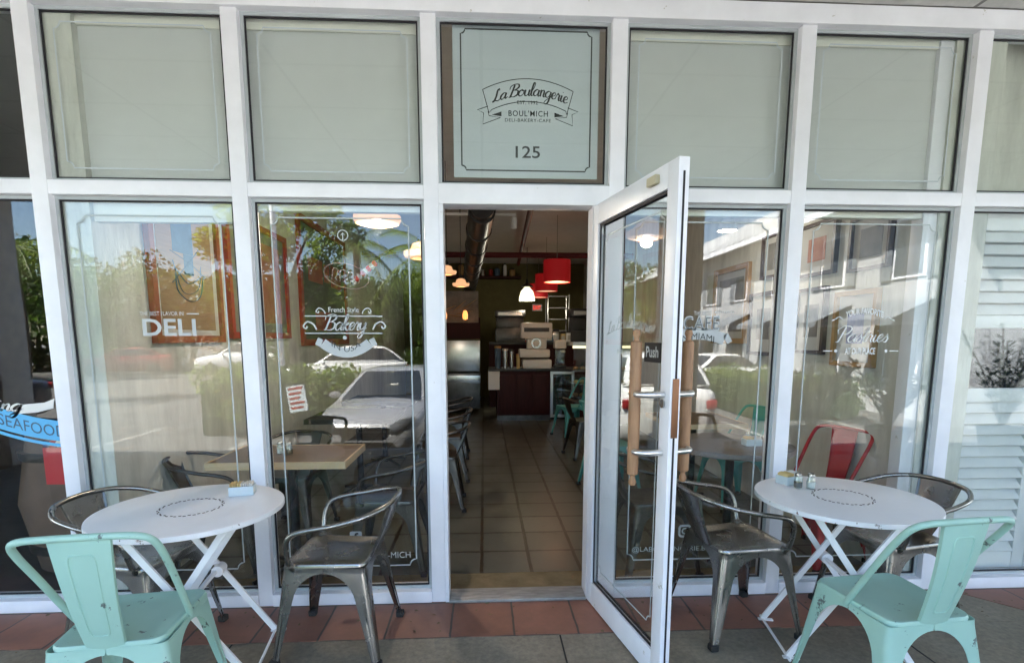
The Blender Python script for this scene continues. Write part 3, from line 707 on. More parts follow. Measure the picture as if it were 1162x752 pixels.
def make_chair(kind, m, label, group, loc, rz):
    nm = 'cafe_chair' if kind == 'side' else 'cafe_armchair'
    t = thing(nm, label, 'chair' if kind == 'side' else 'armchair', loc, rz, group)
    SEAT_MB.build('seat', m, t, 50)
    for k in LEGMB:
        l = LEGMB[k].build('leg', m, t, 40); foot_mb(*k).build('rubber_foot', M_rubber, l)
    if kind == 'side':
        half = [(.178, .015, .430), (.186, -.03, .50), (.196, -.13, .66), (.200, -.20, .765), (.190, -.236, .815), (.155, -.252, .834), (.09, -.258, .839), (0, -.259, .840)]
        path = cr(half, 6)[:-1] + [Vector((-p.x, p.y, p.z)) for p in reversed(cr(half, 6))]
        MB().tube(path, .0115, 12).build('back_tube', m, t)
        splat(.430, .838, -.176, -.256, .056, .087).build('backrest', m, t, 40)
    else:
        half = [(.178, .135, .430), (.205, .14, .47), (.232, .135, .56), (.246, .105, .608), (.252, .04, .632), (.25, -.07, .652), (.228, -.18, .677), (.16, -.255, .697), (.08, -.282, .705), (0, -.288, .708)]
        path = cr(half, 6)[:-1] + [Vector((-p.x, p.y, p.z)) for p in reversed(cr(half, 6))]
        MB().tube(path, .0115, 12).build('arm_tube', m, t)
        splat(.432, .706, -.176, -.284, .066, .112, False).build('backrest', m, t, 40)
        b = MB()
        for s in (-1, 1): b.lathe([(0, .452), (.022, .452), (.022, .456), (.014, .462), (0, .462)], 14, (s * .19, .137, 0))
        b.build('arm_bracket', m, t)
    return t
CH = {}
def chair(kind, mk, label, group, x, y, face):
    """face: compass angle of the way the sitter looks, degrees from +x"""
    rz = R(face - 90); key = (kind, mk)
    if key not in CH:
        CH[key] = make_chair(kind, {'metal': M_metal, 'dark': M_dmetal, 'mint': M_mint, 'teal': M_teal, 'red': M_red}[mk], label, group, (x, y, .004), rz); return CH[key]
    c = copy_tree(CH[key]); c.location = (x, y, .004); c.rotation_euler = (0, 0, rz); tag(c, label, 'chair' if kind == 'side' else 'armchair', group); return c
go, gi = 'metal chairs around the pavement tables', 'chairs inside the cafe'
chair('side', 'mint', 'distressed mint green chair seen from behind at the table with the sugar box', go, -1.255, -.905, 97)
chair('side', 'mint', 'distressed mint green chair seen from behind at the table with glass shakers', go, 1.555, -.905, 96)
chair('arm', 'metal', 'bare metal armchair facing left, between the table with the sugar box and the doorway', go, -.695, -.335, 176)
chair('arm', 'metal', 'bare metal armchair on the pavement facing right, between the open door and the shaker table', go, 1.25, -.27, 8)
chair('arm', 'metal', 'bare metal armchair tucked behind the sugar box table beside the seafood window', go, -1.60, -.31, -10)
chair('arm', 'metal', 'bare metal armchair behind the shaker table beside the white shutters', go, 2.06, -.26, 188)
IZ = -.004
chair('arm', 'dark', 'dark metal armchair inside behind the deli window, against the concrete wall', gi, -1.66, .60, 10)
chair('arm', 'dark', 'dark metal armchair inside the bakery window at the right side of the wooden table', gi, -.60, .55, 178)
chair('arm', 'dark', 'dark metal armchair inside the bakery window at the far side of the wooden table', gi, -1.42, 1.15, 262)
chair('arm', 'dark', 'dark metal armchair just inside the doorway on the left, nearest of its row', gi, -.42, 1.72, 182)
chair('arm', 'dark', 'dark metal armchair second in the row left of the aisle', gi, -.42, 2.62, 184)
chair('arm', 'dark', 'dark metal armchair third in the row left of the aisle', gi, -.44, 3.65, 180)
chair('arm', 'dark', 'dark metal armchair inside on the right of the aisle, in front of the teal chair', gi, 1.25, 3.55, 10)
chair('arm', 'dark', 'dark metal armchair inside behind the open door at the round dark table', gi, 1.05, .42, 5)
chair('side', 'teal', 'teal chair inside by the small drinks fridge', gi, 1.28, 4.85, 200)
chair('side', 'teal', 'teal chair inside seen through the open door glass, side on', gi, 1.18, 2.1, 8)
chair('side', 'teal', 'teal chair inside against the right concrete wall, back to the wall', gi, 2.14, 1.62, 190)
chair('side', 'red', 'glossy red chair inside the pastries window', gi, 2.15, .50, 200)

# ================================================================ PAVEMENT TABLES
def bistro(label, x, y, rz):
    t = thing('bistro_table', label, 'table', (x, y, .0), rz, 'round white folding tables on the pavement')
    r = .37; z = .715
    top = MB().lathe([(0, z), (.02, z), (.028, z - .0015), (.06, z - .0015), (r - .01, z), (r - .002, z - .002), (r - .004, z - .006), (0, z - .006)], 72).build('tabletop', M_white, t)
    MB().lathe([(r - .0015, z - .002), (r, z - .006), (r, z - .021), (r - .002, z - .022), (r - .004, z - .021), (r - .0035, z - .006)], 72, cap=False).build('rim', M_rust, top)
    d = MB()
    for k in range(44):
        a = 2 * math.pi * k / 44; rr = .118 if k % 2 else .124
        c = Vector((rr * math.cos(a), rr * math.sin(a), 0)); u = Vector((-math.sin(a), math.cos(a), 0)); v = Vector((math.cos(a), math.sin(a), 0))
        pts = [c + u * .0062 * math.cos(b) + v * .0026 * math.sin(b) for b in [R(q * 45) for q in range(8)]]
        d.rings([[(p.x, p.y, z - .0025) for p in pts], [(p.x, p.y, z + .0006) for p in pts]])
    d.build('perforation_ring', M_chip, top)
    d = MB(); d.lathe([(0, z + .0035), (.012, z + .003), (.022, z + .0005), (0, z)], 24); d.build('centre_boss', M_white, top)
    # two crossing leg frames
    for s, c in ((1, .20), (-1, .165)):
        for q in (-1, 1):
            l = MB().bar((-s * .20, q * c, .69), (s * .255, q * c, .012), .012, .026, (0, 1, 0)).build('leg', M_white, t)
        b = MB(); b.tube([(s * .255, -c - .03, .010), (s * .255, c + .03, .010)], .0065, 8)
        b.bar((s * .255 - .02, -c, .008), (s * .255 + .05, -c, .006), .02, .006); b.bar((s * .255 - .02, c, .008), (s * .255 + .05, c, .006), .02, .006)
        b.build('foot_bar', M_white, t)
        MB().bar((-s * .20, -c, .685), (-s * .20, c, .685), .02, .012, (1, 0, 0)).build('top_bar', M_white, t)
    d = MB()
    for q in (-1, 1): MB().lathe([(0, q * .15), (.026, q * .15), (.026, q * .212), (0, q * .212)], 18, (.028, 0, .35), 'y').build('pivot_disc', M_white, t)
    d = MB().bar((.02, -.15, .352), (.02, .15, .352), .016, .016, (1, 0, 0)); d.build('pivot_bar', M_white, t)
    return t
bistro('round white folding table with a small sugar box, in front of the deli window', -1.265, -.475, R(8))
bistro('round white folding table with glass shakers, in front of the pastries window', 1.64, -.475, R(-10))

def caddy(label, x, y, z, rz, packets=True):
    t = thing('sugar_caddy', label, 'caddy', (x, y, z), rz, 'sugar boxes on the tables')
    w, dpt, h = .052, .034, .042
    b = MB()
    b.box((-w, -dpt, 0), (w, dpt, .003)); b.box((-w, -dpt, .003), (w, -dpt + .003, h)); b.box((-w, dpt - .003, .003), (w, dpt, h))
    b.box((-w, -dpt + .003, .003), (-w + .003, dpt - .003, h)); b.box((w - .003, -dpt + .003, .003), (w, dpt - .003, h))
    b.build('tray', M_caddy, t)
    rr = random.Random(3)
    for mm, x0 in ((M_packet_y, -w + .006), (M_packet, .004)):
        p = MB()
        for i in range(7):
            xx = x0 + i * .0065; tilt = rr.uniform(-.006, .010)
            p.add([(xx, -dpt + .006, .004), (xx, dpt - .006, .004), (xx + tilt, dpt - .006, .054 + rr.uniform(-.004, .006)), (xx + tilt, -dpt + .006, .054 + rr.uniform(-.004, .006)),
                   (xx + .003, -dpt + .006, .004), (xx + .003, dpt - .006, .004), (xx + .003 + tilt, dpt - .006, .054), (xx + .003 + tilt, -dpt + .006, .054)],
                  [(0, 1, 2, 3), (7, 6, 5, 4), (0, 4, 5, 1), (1, 5, 6, 2), (2, 6, 7, 3), (3, 7, 4, 0)])
        p.build('packets', mm, t, ang=0)
    return t
def shaker(label, x, y, z, fill, fm):
    t = thing('glass_shaker', label, 'shaker', (x, y, z), 0, 'glass shakers on the tables')
    MB().lathe([(0, 0), (.018, 0), (.0205, .004), (.0205, .035), (.017, .048), (.0155, .058), (.0145, .058), (.016, .047), (.0188, .035), (.0188, .005), (0, .004)], 20).build('jar', M_clear, t)
    MB().lathe([(0, .0055), (.0182, .0055), (.0182, fill), (0, fill + .002)], 18).build('contents', fm, t)
    MB().lathe([(.0165, .058), (.017, .062), (.016, .072), (.010, .077), (0, .078)], 20).build('lid', M_steel, t)
    return t
ZT = .7155
p = at(248, 547, -.30); caddy('pale sugar box filled with packets on the table in front of the deli window', -1.13, -.29, ZT, R(12))
shaker('glass pepper shaker with steel lid beside the sugar on the pavement table', 1.515, -.33, ZT, .030, M_pepper)
shaker('glass salt shaker with steel lid on the pavement table', 1.570, -.345, ZT, .036, M_salt)
caddy('low basket of sugar packets behind the two glass shakers', 1.52, -.245, ZT, R(20))

# ================================================================ INSIDE: TABLES
def wood_table(label, x, y, w, dpt, top_m, edge_m, rnd=False):
    t = thing('dining_table', label, 'table', (x, y, 0), 0, 'tables inside the cafe')
    if rnd: tp = MB().lathe([(0, .715), (w, .715), (w + .004, .72), (w + .004, .742), (w, .75), (0, .75)], 48).build('tabletop', top_m, t)
    else:
        tp = MB().box((-w, -dpt, .715), (w, dpt, .75), .004).build('tabletop', top_m, t)
        e = MB(); e.box((-w - .012, -dpt - .012, .712), (w + .012, -dpt - .0005, .752)); e.box((-w - .012, dpt + .0005, .712), (w + .012, dpt + .012, .752))
        e.box((-w - .012, -dpt, .712), (-w - .0005, dpt, .752)); e.box((w + .0005, -dpt, .712), (w + .012, dpt, .752)); e.build('edge_band', edge_m, tp)
    MB().lathe([(0, .02), (.03, .02), (.033, .08), (.028, .12), (.028, .66), (.04, .69), (.10, .714), (0, .714)], 20).build('pedestal', M_black, t)
    b = MB()
    for a in range(4):
        c, s = math.cos(R(45 + 90 * a)), math.sin(R(45 + 90 * a))
        b.tube(cr([(.02 * c, .02 * s, .07), (.12 * c, .12 * s, .05), (.27 * c, .27 * s, .018)], 4), [.02] * 4 + [.016] * 5, 8)
    b.build('base', M_black, t)
    return t
wood_table('wooden cafe table with pale edge inside the bakery window', -1.16, .43, .37, .24, M_wood, M_wood_edge)
wood_table('round dark table inside the window with the cafe lettering', 1.62, .60, .38, .38, M_darkwood, M_darkwood, True)
wood_table('small wooden table with pale edge beside the teal chair by the right wall', 1.80, 1.68, .30, .34, M_wood, M_wood_edge)
wood_table('wooden cafe table left of the aisle, second row from the front', -1.15, 2.1, .36, .36, M_dulltop, M_dulltop)
wood_table('wooden cafe table left of the aisle, third row from the front', -1.15, 3.3, .36, .36, M_dulltop, M_dulltop)
wood_table('dark square table right of the aisle near the pastry case', 1.8, 3.6, .34, .34, M_darkwood, M_darkwood)
shaker('salt shaker on the wooden table inside the bakery window', -1.22, .42, .7505, .036, M_salt)
shaker('pepper shaker on the wooden table inside the bakery window', -1.16, .40, .7505, .036, M_pepper)
caddy('basket of sugar packets on the round dark table inside', 1.72, .52, .7505, 0)
shaker('dark pepper shaker behind the basket on the round dark table', 1.73, .60, .7505, .04, M_pepper)

# ================================================================ INSIDE: PICTURES
def picture(label, side, y0, y1, z0, z1, fw, fm, art, group='framed pictures on the cafe walls', mount=None):
    X0 = -1.929 if side < 0 else 2.429; s = 1 if side < 0 else -1
    t = thing('framed_picture', label, 'picture', (X0, (y0 + y1) / 2, z0), 0, group)
    hy = (y1 - y0) / 2; h = z1 - z0
    f = MB()
    for a, b in (((-hy, 0), (-hy + fw, h)), ((hy - fw, 0), (hy, h)), ((-hy + fw, 0), (hy - fw, fw)), ((-hy + fw, h - fw), (hy - fw, h))):
        f.box((0, a[0], a[1]), (s * .035, b[0], b[1]))
    f.build('frame', fm, t)
    MB().box((s * .002, -hy + fw, fw), (s * .012, hy - fw, h - fw)).build('backing', mount or M_mat, t)
    art(t, s, hy - fw, fw, h - fw)
    return t
def art_plain(m, k=.7):
    def fn(t, s, hy, z0, z1):
        c = (z0 + z1) / 2; MB().box((s * .0125, -hy * k, c - (z1 - z0) / 2 * k), (s * .014, hy * k, c + (z1 - z0) / 2 * k)).build('print', m, t)
    return fn
def art_lines(t, s, hy, z0, z1):
    # loose blue line drawing on corrugated card
    h = z1 - z0; rot = lambda mb: mb
    d = MB(); d.box((s * .0125, -hy * .86, z0 + h * .04), (s * .014, hy * .86, z1 - h * .04)); d.build('card', M_kraft, t)
    d = MB()
    def line(pts, w=.006):
        P = cr([(0, a * hy, z0 + b * h) for a, b in pts], 6); d.tube([(s * .0155, p.y, p.z) for p in P], w, 5, flat=.4)
    line([(-.4, .42), (-.35, .3), (0, .24), (.35, .28), (.5, .42)]); line([(-.42, .46), (0, .36), (.5, .44)]); line([(-.5, .56), (.1, .5), (.6, .42)], .004)
    line([(-.5, .35), (.2, .55), (.4, .62)], .004); line([(-.45, .5), (-.2, .3), (.3, .33), (.45, .5)], .004)
    d.build('drawing', M_navy, t)
    d = MB(); d.box((s * .0142, -hy * .42, z0 + h * .56), (s * .0155, hy * .22, z1 - h * .08)); d.box((s * .0142, -hy * .1, z0 + h * .42), (s * .0153, hy * .2, z0 + h * .559))
    d.build('wash', M_navy, t)
def art_panels(t, s, hy, z0, z1):
    h = z1 - z0
    for a, b, c, e in ((-.72, .52, -.12, .74), (-.05, .55, .2, .72), (.28, .52, .8, .74), (-.5, .08, .2, .26)):
        MB().box((s * .0125, hy * a, z0 + h * b), (s * .016, hy * c, z0 + h * e)).build('red_panel', M_redframe, t)
picture('tall orange framed line drawing on corrugated card behind the deli window', -1, .46, 1.28, 1.405, 2.42, .045, M_orange, art_lines)
picture('red framed print with rust red lower half between deli and bakery windows', -1, 1.40, 2.62, 1.43, 2.38, .05, M_redframe, art_plain(M_picred, .8), mount=M_pic)
picture('large dark picture with a thick red frame behind the bakery window', -1, 2.98, 4.85, 1.35, 2.72, .07, M_redframe, art_panels, mount=mat('picture_dark', (.05, .055, .05), .5, var=.3))
picture('oak framed picture with golden shapes on the right wall', 1, 2.05, 2.78, 1.38, 2.12, .05, M_oak, art_plain(M_pic, .8))
picture('dark framed print with white mount on the right wall above the teal chair', 1, 1.55, 2.00, 1.285, 1.825, .03, M_darkframe, art_plain(M_pic, .55))
picture('small dark framed print high on the right wall', 1, 1.42, 1.84, 1.93, 2.29, .025, M_darkframe, art_plain(M_pic, .7))
picture('oak framed print with a blue picture behind the pastries lettering', 1, .42, .82, 1.25, 1.74, .03, M_oak, art_plain(M_picblue, .45))
picture('pale framed print high behind the pastries window', 1, .36, .72, 1.86, 2.20, .02, M_darkframe, art_plain(M_pic, .6))
picture('pale framed print on the right wall near the cafe window edge', 1, .92, 1.28, 1.32, 1.80, .025, M_darkframe, art_plain(M_pic, .55))
picture('wide pale framed print above the others in the pastries window', 1, .86, 1.32, 1.88, 2.26, .025, M_darkframe, art_plain(M_picred, .5))

# ================================================================ INSIDE: LAMPS
def pendant(label, p, r):
    t = thing('glass_pendant_lamp', label, 'lamp', (p.x, p.y, p.z), 0, 'ribbed glass pendant lamps in the cafe')
    prof = [(r * .22, r * .62), (r * .5, r * .5), (r * .62, r * .18), (r * .66, r * .10), (r * 1.0, r * .06), (r * 1.0, -r * .12), (r * .92, -r * .26), (r * .55, -r * .34)]
    MB().lathe(prof + [(a * .96, b) for a, b in reversed(prof)], 40).build('shade', M_lamp, t)
    MB().lathe([(0, -.03), (r * .13, 0), (r * .16, .03), (r * .10, .06), (0, .07)], 14).build('bulb', M_bulb, t)
    MB().lathe([(0, r * .62), (r * .24, r * .6), (r * .2, r * .9), (.01, r), (.004, r + .02), (.004, 3.85 - p.z), (0, 3.85 - p.z)], 12).build('cord', M_black, t)
    return t
pendant('large ribbed glass pendant lamp nearest the bakery window', at(428, 247, 1.2), .165)
pendant('ribbed glass pendant lamp seen past the bakery window edge', at(478, 287, 2.0), .15)
pendant('ribbed glass pendant lamp hanging left inside the doorway', at(507, 308, 2.9), .10)
pendant('lower ribbed glass pendant lamp left of the black duct', at(523, 322, 3.7), .10)
pendant('ribbed glass pendant lamp seen beside the open door edge', at(690, 290, 2.9), .12)
q = at(825, 262, 1.5); t = thing('ceiling_spot_lamp', 'round white spot lamp hanging high by the right wall behind the cafe window', 'lamp', tuple(q))
MB().lathe([(.03, .09), (.06, .06), (.075, 0), (.07, 0), (.055, .055), (.03, .08)], 24).build('shade', M_offwhite, t)
MB().lathe([(0, -.005), (.03, .0), (.035, .03), (.02, .06), (0, .065)], 14).build('bulb', M_bulb, t)
MB().tube([(0, 0, .085), (0, 0, 3.85 - q.z)], .006, 8).build('rod', M_offwhite, t)
def drum(label, p, r, h):
    t = thing('drum_pendant_lamp', label, 'lamp', (p.x, p.y, p.z), 0, 'red drum lamps over the counter')
    MB().lathe([(r, -h / 2), (r, h / 2), (r - .006, h / 2), (r - .006, -h / 2), (r, -h / 2)], 40).build('shade', M_drum, t)
    MB().lathe([(0, -h / 2 + .012), (r - .008, -h / 2 + .012), (r - .008, -h / 2 + .018), (0, -h / 2 + .018)], 32).build('diffuser', mat('warm_diffuser', (.7, .5, .35), .5, emit=(1, .6, .35), estr=.06), t)
    MB().tube([(0, 0, h / 2 - .02), (0, 0, 3.85 - p.z)], .005, 8).build('cord', M_steel, t)
drum('nearest and largest red drum lamp over the counter', at(632, 308, 5.2), .20, .32)
drum('middle red drum lamp over the counter', at(620, 321, 6.9), .20, .30)
drum('farthest red drum lamp over the counter', at(611, 330, 8.6), .20, .28)
p = at(598, 334, 8.0); t = thing('white_pendant_lamp', 'bright white glass pendant lamp under a black cap left of the red drums', 'lamp', tuple(p))
MB().lathe([(.05, .14), (.12, .06), (.15, -.04), (.16, -.12), (.155, -.12), (.11, .05), (.05, .13)], 28).build('shade', M_white_lamp, t)
MB().lathe([(0, .30), (.02, .29), (.03, .22), (.12, .16), (.12, .145), (0, .145)], 20).build('cap', M_black, t)
MB().tube([(0, 0, .28), (0, 0, 3.85 - p.z)], .008, 8).build('rod', M_black, t)
def point(loc, e, c=(1, .72, .42), r=.06):
    l = bpy.data.lights.new('lamp_light', 'POINT'); l.energy = e; l.color = c; l.shadow_soft_size = r
    o = bpy.data.objects.new('lamp_light', l); COL.objects.link(o); o.location = loc
q = at(428, 247, 1.2); point((q.x, q.y, q.z - .08), 2.4, (1, .88, .74), .04)
q = at(598, 334, 8.0); point((q.x, q.y, q.z - .2), 1.0, (1, .93, .78))
q = at(825, 262, 1.5); point((q.x, q.y, q.z - .06), .6, (1, .9, .78), .03)
q = at(632, 308, 5.2); point((q.x, q.y, q.z - .25), .6, (1, .6, .35))

# ================================================================ INSIDE: SERVICES AND COUNTER
t = thing('air_duct', 'black round air duct with stepped joints running under the cafe ceiling', 'duct', tuple(at(547, 238, 2.4)))
e = at(533, 325, 8.6) - at(547, 238, 2.4)
m = MB(); N = 7
for i in range(N):
    a, b = e * (i / N), e * ((i + .97) / N)
    m.tube([a, b], .13, 20); m.tube([b - e * .012, b + e * .012], .142, 20)
m.build('pipe', M_duct, t)
MB().tube([-e * .001, -e * .02], [.11, .11], 20).build('grille_cap', M_black, t)
m = MB(); a = at(497, 289, 6.0); b = at(676, 290, 6.0); m.tube([a + Vector((-1.2, 0, 0)), b + Vector((1.0, 0, 0))], .045, 12)
tag(m.build('fire_pipe', M_pipe), 'dark red pipe crossing the cafe from wall to wall', 'pipe', 'red pipes under the ceiling')
m = MB(); m.tube([at(603, 235, 3.0), at(588, 300, 9.0)], .035, 12); tag(m.build('fire_pipe', M_pipe), 'dark red pipe running away toward the back of the cafe', 'pipe', 'red pipes under the ceiling')
a = at(500, 243, 3.2); b = at(585, 243, 3.2); t = thing('track_light', 'track light bar crossing in front of the black duct with one small spot', 'lamp', tuple(a))
MB().box((0, -.015, -.012), (b.x - a.x, .015, .012)).build('track', M_offwhite, t)
MB().lathe([(0, -.02), (.03, -.03), (.034, -.14), (.02, -.14), (.02, -.13), (0, -.13)], 16, (at(583, 250, 3.2).x - a.x, 0, 0)).build('spot', M_offwhite, t)
YC = 6.4
def ac(px, py, y=YC): return at(px, py, y)
c0 = ac(556, 419); c1 = ac(624.5, 419)
CT = thing('service_counter', 'dark red wooden service counter at the back of the cafe', 'counter', (c0.x, YC, 0))
W = c1.x - c0.x; H = c0.z
MB().box((0.12, 0, 0), (W, .7, H - .03)).build('front_panel', M_counter, CT)
MB().box((-.02, -.03, H - .03), (W + .95, .75, H + .005), .005).build('worktop', M_black, CT)
for k in range(3): MB().box((.14 + k * (W - .16) / 3 + .02, -.012, .12), (.14 + (k + 1) * (W - .16) / 3 - .02, -.0005, H - .10), .004).build('raised_panel', M_counter, CT)
MB().box((.12, -.015, 0), (W, -.0005, .09)).build('kick_plate', M_dmetal, CT)
a = ac(554, 419); b = ac(567, 442); tag(MB().box((a.x, YC - .012, b.z), (b.x, YC - .006, a.z - .03)).build('paper_notice', M_packet), 'white paper notice taped to the left end of the counter', 'notice')
# fridge
a = ac(624.8, 420); b = ac(651, 478); FR = thing('drinks_fridge', 'small steel framed fridge with a glass door and shelves of bottles beside the counter', 'fridge', ((a.x + b.x) / 2, YC, 0))
hw = (b.x - a.x) / 2; fh = H - .04
MB().box((-hw, .05, .01), (hw, .6, fh)).build('cabinet', M_black, FR)
d = MB(); d.box((-hw, 0, .05), (-hw + .045, .045, fh)); d.box((hw - .045, 0, .05), (hw, .045, fh)); d.box((-hw + .045, 0, .05), (hw - .045, .045, .095)); d.box((-hw + .045, 0, fh - .045), (hw - .045, .045, fh)); d.build('door_frame', M_alu, FR)
MB().box((-hw + .046, .02, .096), (hw - .046, .026, fh - .046)).build('door_glass', M_clear, FR, ang=0)
for i in range(6): MB().box((-hw + .05, .028, .16 + i * .12), (hw - .05, .048, .168 + i * .12)).build('shelf', M_steel, FR)
# deli scale
a = ac(592, 366); b = ac(628, 417)
sw = (b.x - a.x); SC = thing('counter_scale', 'big off white weighing scale with a display head on the counter', 'scale', ((a.x + b.x) / 2, YC + .25, H + .006))
hh = a.z - H
MB().box((-sw * .46, -.2, 0), (sw * .46, .2, hh * .20), .03).build('base', M_offwhite, SC)
MB().box((-sw * .56, -.22, hh * .24), (sw * .40, .22, hh * .42), .03).build('pan', M_offwhite, SC)
MB().box((-sw * .30, .0, hh * .42), (sw * .34, .2, hh * .72), .04).build('neck', M_offwhite, SC)
MB().box((-sw * .5, -.06, hh * .66), (sw * .5, .2, hh * 1.0), .03).build('display_head', M_offwhite, SC)
MB().box((-sw * .40, -.068, hh * .80), (sw * .40, -.061, hh * .89)).build('display', M_black, SC)
MB().lathe([(.06, 0), (.09, 0), (.09, .01), (.06, .01), (.06, 0)], 20, (0, -.012, hh * .55), 'y').build('dial', M_steel, SC)
# blender / juicer
a = ac(630, 386); b = ac(643, 417); JW = b.x - a.x
J = thing('juice_dispenser', 'tall clear juice dispenser with a pale top on the counter', 'dispenser', ((a.x + b.x) / 2, YC + .15, H + .006)); jh = a.z - H
MB().box((-JW / 2, -.1, 0), (JW / 2, .1, jh * .12), .01).build('base', M_black, J)
MB().box((-JW * .42, -.09, jh * .12), (JW * .42, .09, jh * .70), .01).build('tank', M_clear, J)
MB().box((-JW / 2, -.11, jh * .70), (JW / 2, .11, jh), .02).build('top', M_offwhite, J)
# cups and boxes on the counter
def cup(label, px0, px1, py0, m, lidm):
    a = ac(px0, py0); w = ac(px1, py0).x - a.x; h = a.z - H
    t = thing('counter_container', label, 'container', (a.x + w / 2, YC + .12, H + .006), 0, 'containers on the counter')
    MB().lathe([(0, 0), (w * .38, 0), (w * .46, h * .9), (0, h * .9)], 16).build('body', m, t); MB().lathe([(0, h * .9), (w * .5, h * .9), (w * .48, h), (0, h)], 16).build('lid', lidm, t)
cup('dark blue container on the left of the counter', 561, 569, 393, M_navy, M_oak)
cup('steel canister second along the counter', 570, 577, 396, M_steel, M_packet)
cup('slim steel flask third along the counter', 578, 584, 397, M_steel, M_black)
cup('yellow box shaped tub against the scale', 586, 591, 402, M_packet_y, M_oak)
# back bar: machines and shelves
def appliance(label, px0, py0, px1, py1, y, m, name='espresso_machine', cat='machine', top=True):
    a, b = at(px0, py0, y), at(px1, py1, y)
    t = thing(name, label, cat, ((a.x + b.x) / 2, y, b.z)); w = (b.x - a.x) / 2; h = a.z - b.z
    MB().box((-w, 0, 0), (w, .4, h * .45), .01).build('base', m, t); MB().box((-w * .92, .15, h * .45), (w * .92, .4, h * .8), .01).build('back_panel', m, t)
    MB().box((-w, -.02, h * .8), (w, .4, h), .015).build('head', m, t)
    if top: MB().box((-w * .8, -.024, h * .84), (w * .8, -.021, h * .94)).build('trim', M_steel, t)
for lab, x0, y0, x1, y1, m in (('dark coffee machine on the back bar left of the scale', 562, 352, 596, 388, M_dmetal), ('black machine on the back bar right of the wire rack', 648, 350, 676, 395, M_black)):
    appliance(lab, x0, y0, x1, y1, 8.2, m)
a, b = at(555, 388, 8.2), at(690, 388, 8.2)
t = thing('back_bar', 'dark back bar counter behind the scale carrying the coffee machines', 'counter', ((a.x + b.x) / 2, 8.2, 0)); MB().box((a.x - (a.x + b.x) / 2, -.05, a.z - .05), (b.x - (a.x + b.x) / 2, .6, a.z - .002)).build('worktop', M_black, t)
MB().box((a.x - (a.x + b.x) / 2, 0, 0), (b.x - (a.x + b.x) / 2, .58, a.z - .05)).build('cabinet', M_counter, t)
rr = random.Random(9); xa = at(598, 388, 8.25).x; names_ = ['first', 'second', 'third', 'fourth', 'fifth', 'sixth', 'seventh']; zb = at(555, 388, 8.2).z
for k in range(7):
    w = rr.uniform(.05, .09); h = rr.uniform(.14, .34); t = thing('back_bar_tin', 'tin standing on the back bar behind the scale, %s from the left' % names_[k], 'tin', (xa, 8.3, zb), 0, 'tins on the back bar'); xa += .15
    mm = [M_redframe, M_oak, M_packet, M_navy, M_steel, M_packet_y, M_offwhite][k]
    MB().box((-w, -w, 0), (w, w, h * .8), .012).build('body', mm, t); MB().box((-w * .9, -w * .9, h * .8), (w * .9, w * .9, h), .01).build('lid', M_black, t); MB().box((-w * .7, -w - .003, h * .2), (w * .7, -w - .0005, h * .6)).build('label_sheet', M_mat, t)
# bakers rack
a, b = at(622, 334, 8.9), at(645, 402, 8.9); t = thing('wire_rack', 'tall wire baking rack with trays behind the red drum lamps', 'rack', ((a.x + b.x) / 2, 8.9, 0)); w = (b.x - a.x) / 2
for sx in (-1, 1):
    for y in (0, .4): MB().tube([(sx * w, y, 0), (sx * w, y, a.z)], .014, 8).build('post', M_steel, t)
for i in range(9):
    z = .35 + i * (a.z - .4) / 8; MB().box((-w, 0, z), (w, .4, z + .02)).build('tray', M_steel, t)
a, b = at(505, 312, 9.9), at(592, 312, 9.9)
t = thing('wall_shelf', 'long dark shelf high on the olive back wall carrying jars', 'shelf', (a.x, 10.0, a.z)); MB().box((0, 0, -.05), (b.x - a.x, .29, 0)).build('plank', M_counter, t)
rr = random.Random(5); x = .08; k = 0
where = ['leftmost', 'second', 'third', 'fourth', 'fifth', 'sixth', 'seventh', 'eighth', 'ninth', 'tenth', 'eleventh', 'twelfth']
while x < b.x - a.x - .1 and k < 12:
    h = rr.uniform(.16, .34); r = rr.uniform(.04, .07); mm = rr.choice([M_oak, M_steel, M_packet_y, M_navy, M_offwhite, M_redframe])
    t = thing('storage_jar', 'storage jar on the long back wall shelf, %s from the left' % where[k], 'jar', (a.x + x, 10.12, a.z + .001), 0, 'jars on the back shelf')
    MB().lathe([(0, 0), (r, 0), (r, h * .75), (r * .6, h * .88), (0, h * .88)], 14).build('body', mm, t); MB().lathe([(0, h * .88), (r * .62, h * .88), (r * .62, h), (0, h)], 12).build('lid', M_black, t)
    x += r * 2 + rr.uniform(.03, .16); k += 1
# exit sign
a = at(609.5, 349, 10.28); t = thing('exit_sign', 'small red EXIT sign on the back wall', 'sign', (a.x, 10.29, a.z)); MB().box((-.12, -.02, -.08), (.12, .0, .08)).build('plate', M_offwhite, t)
d = MB(); put_text(d, 'EXIT', -.095, -.05, .19, .10, -.024, bold=.02); d.build('lettering', M_exit, t, ang=0)
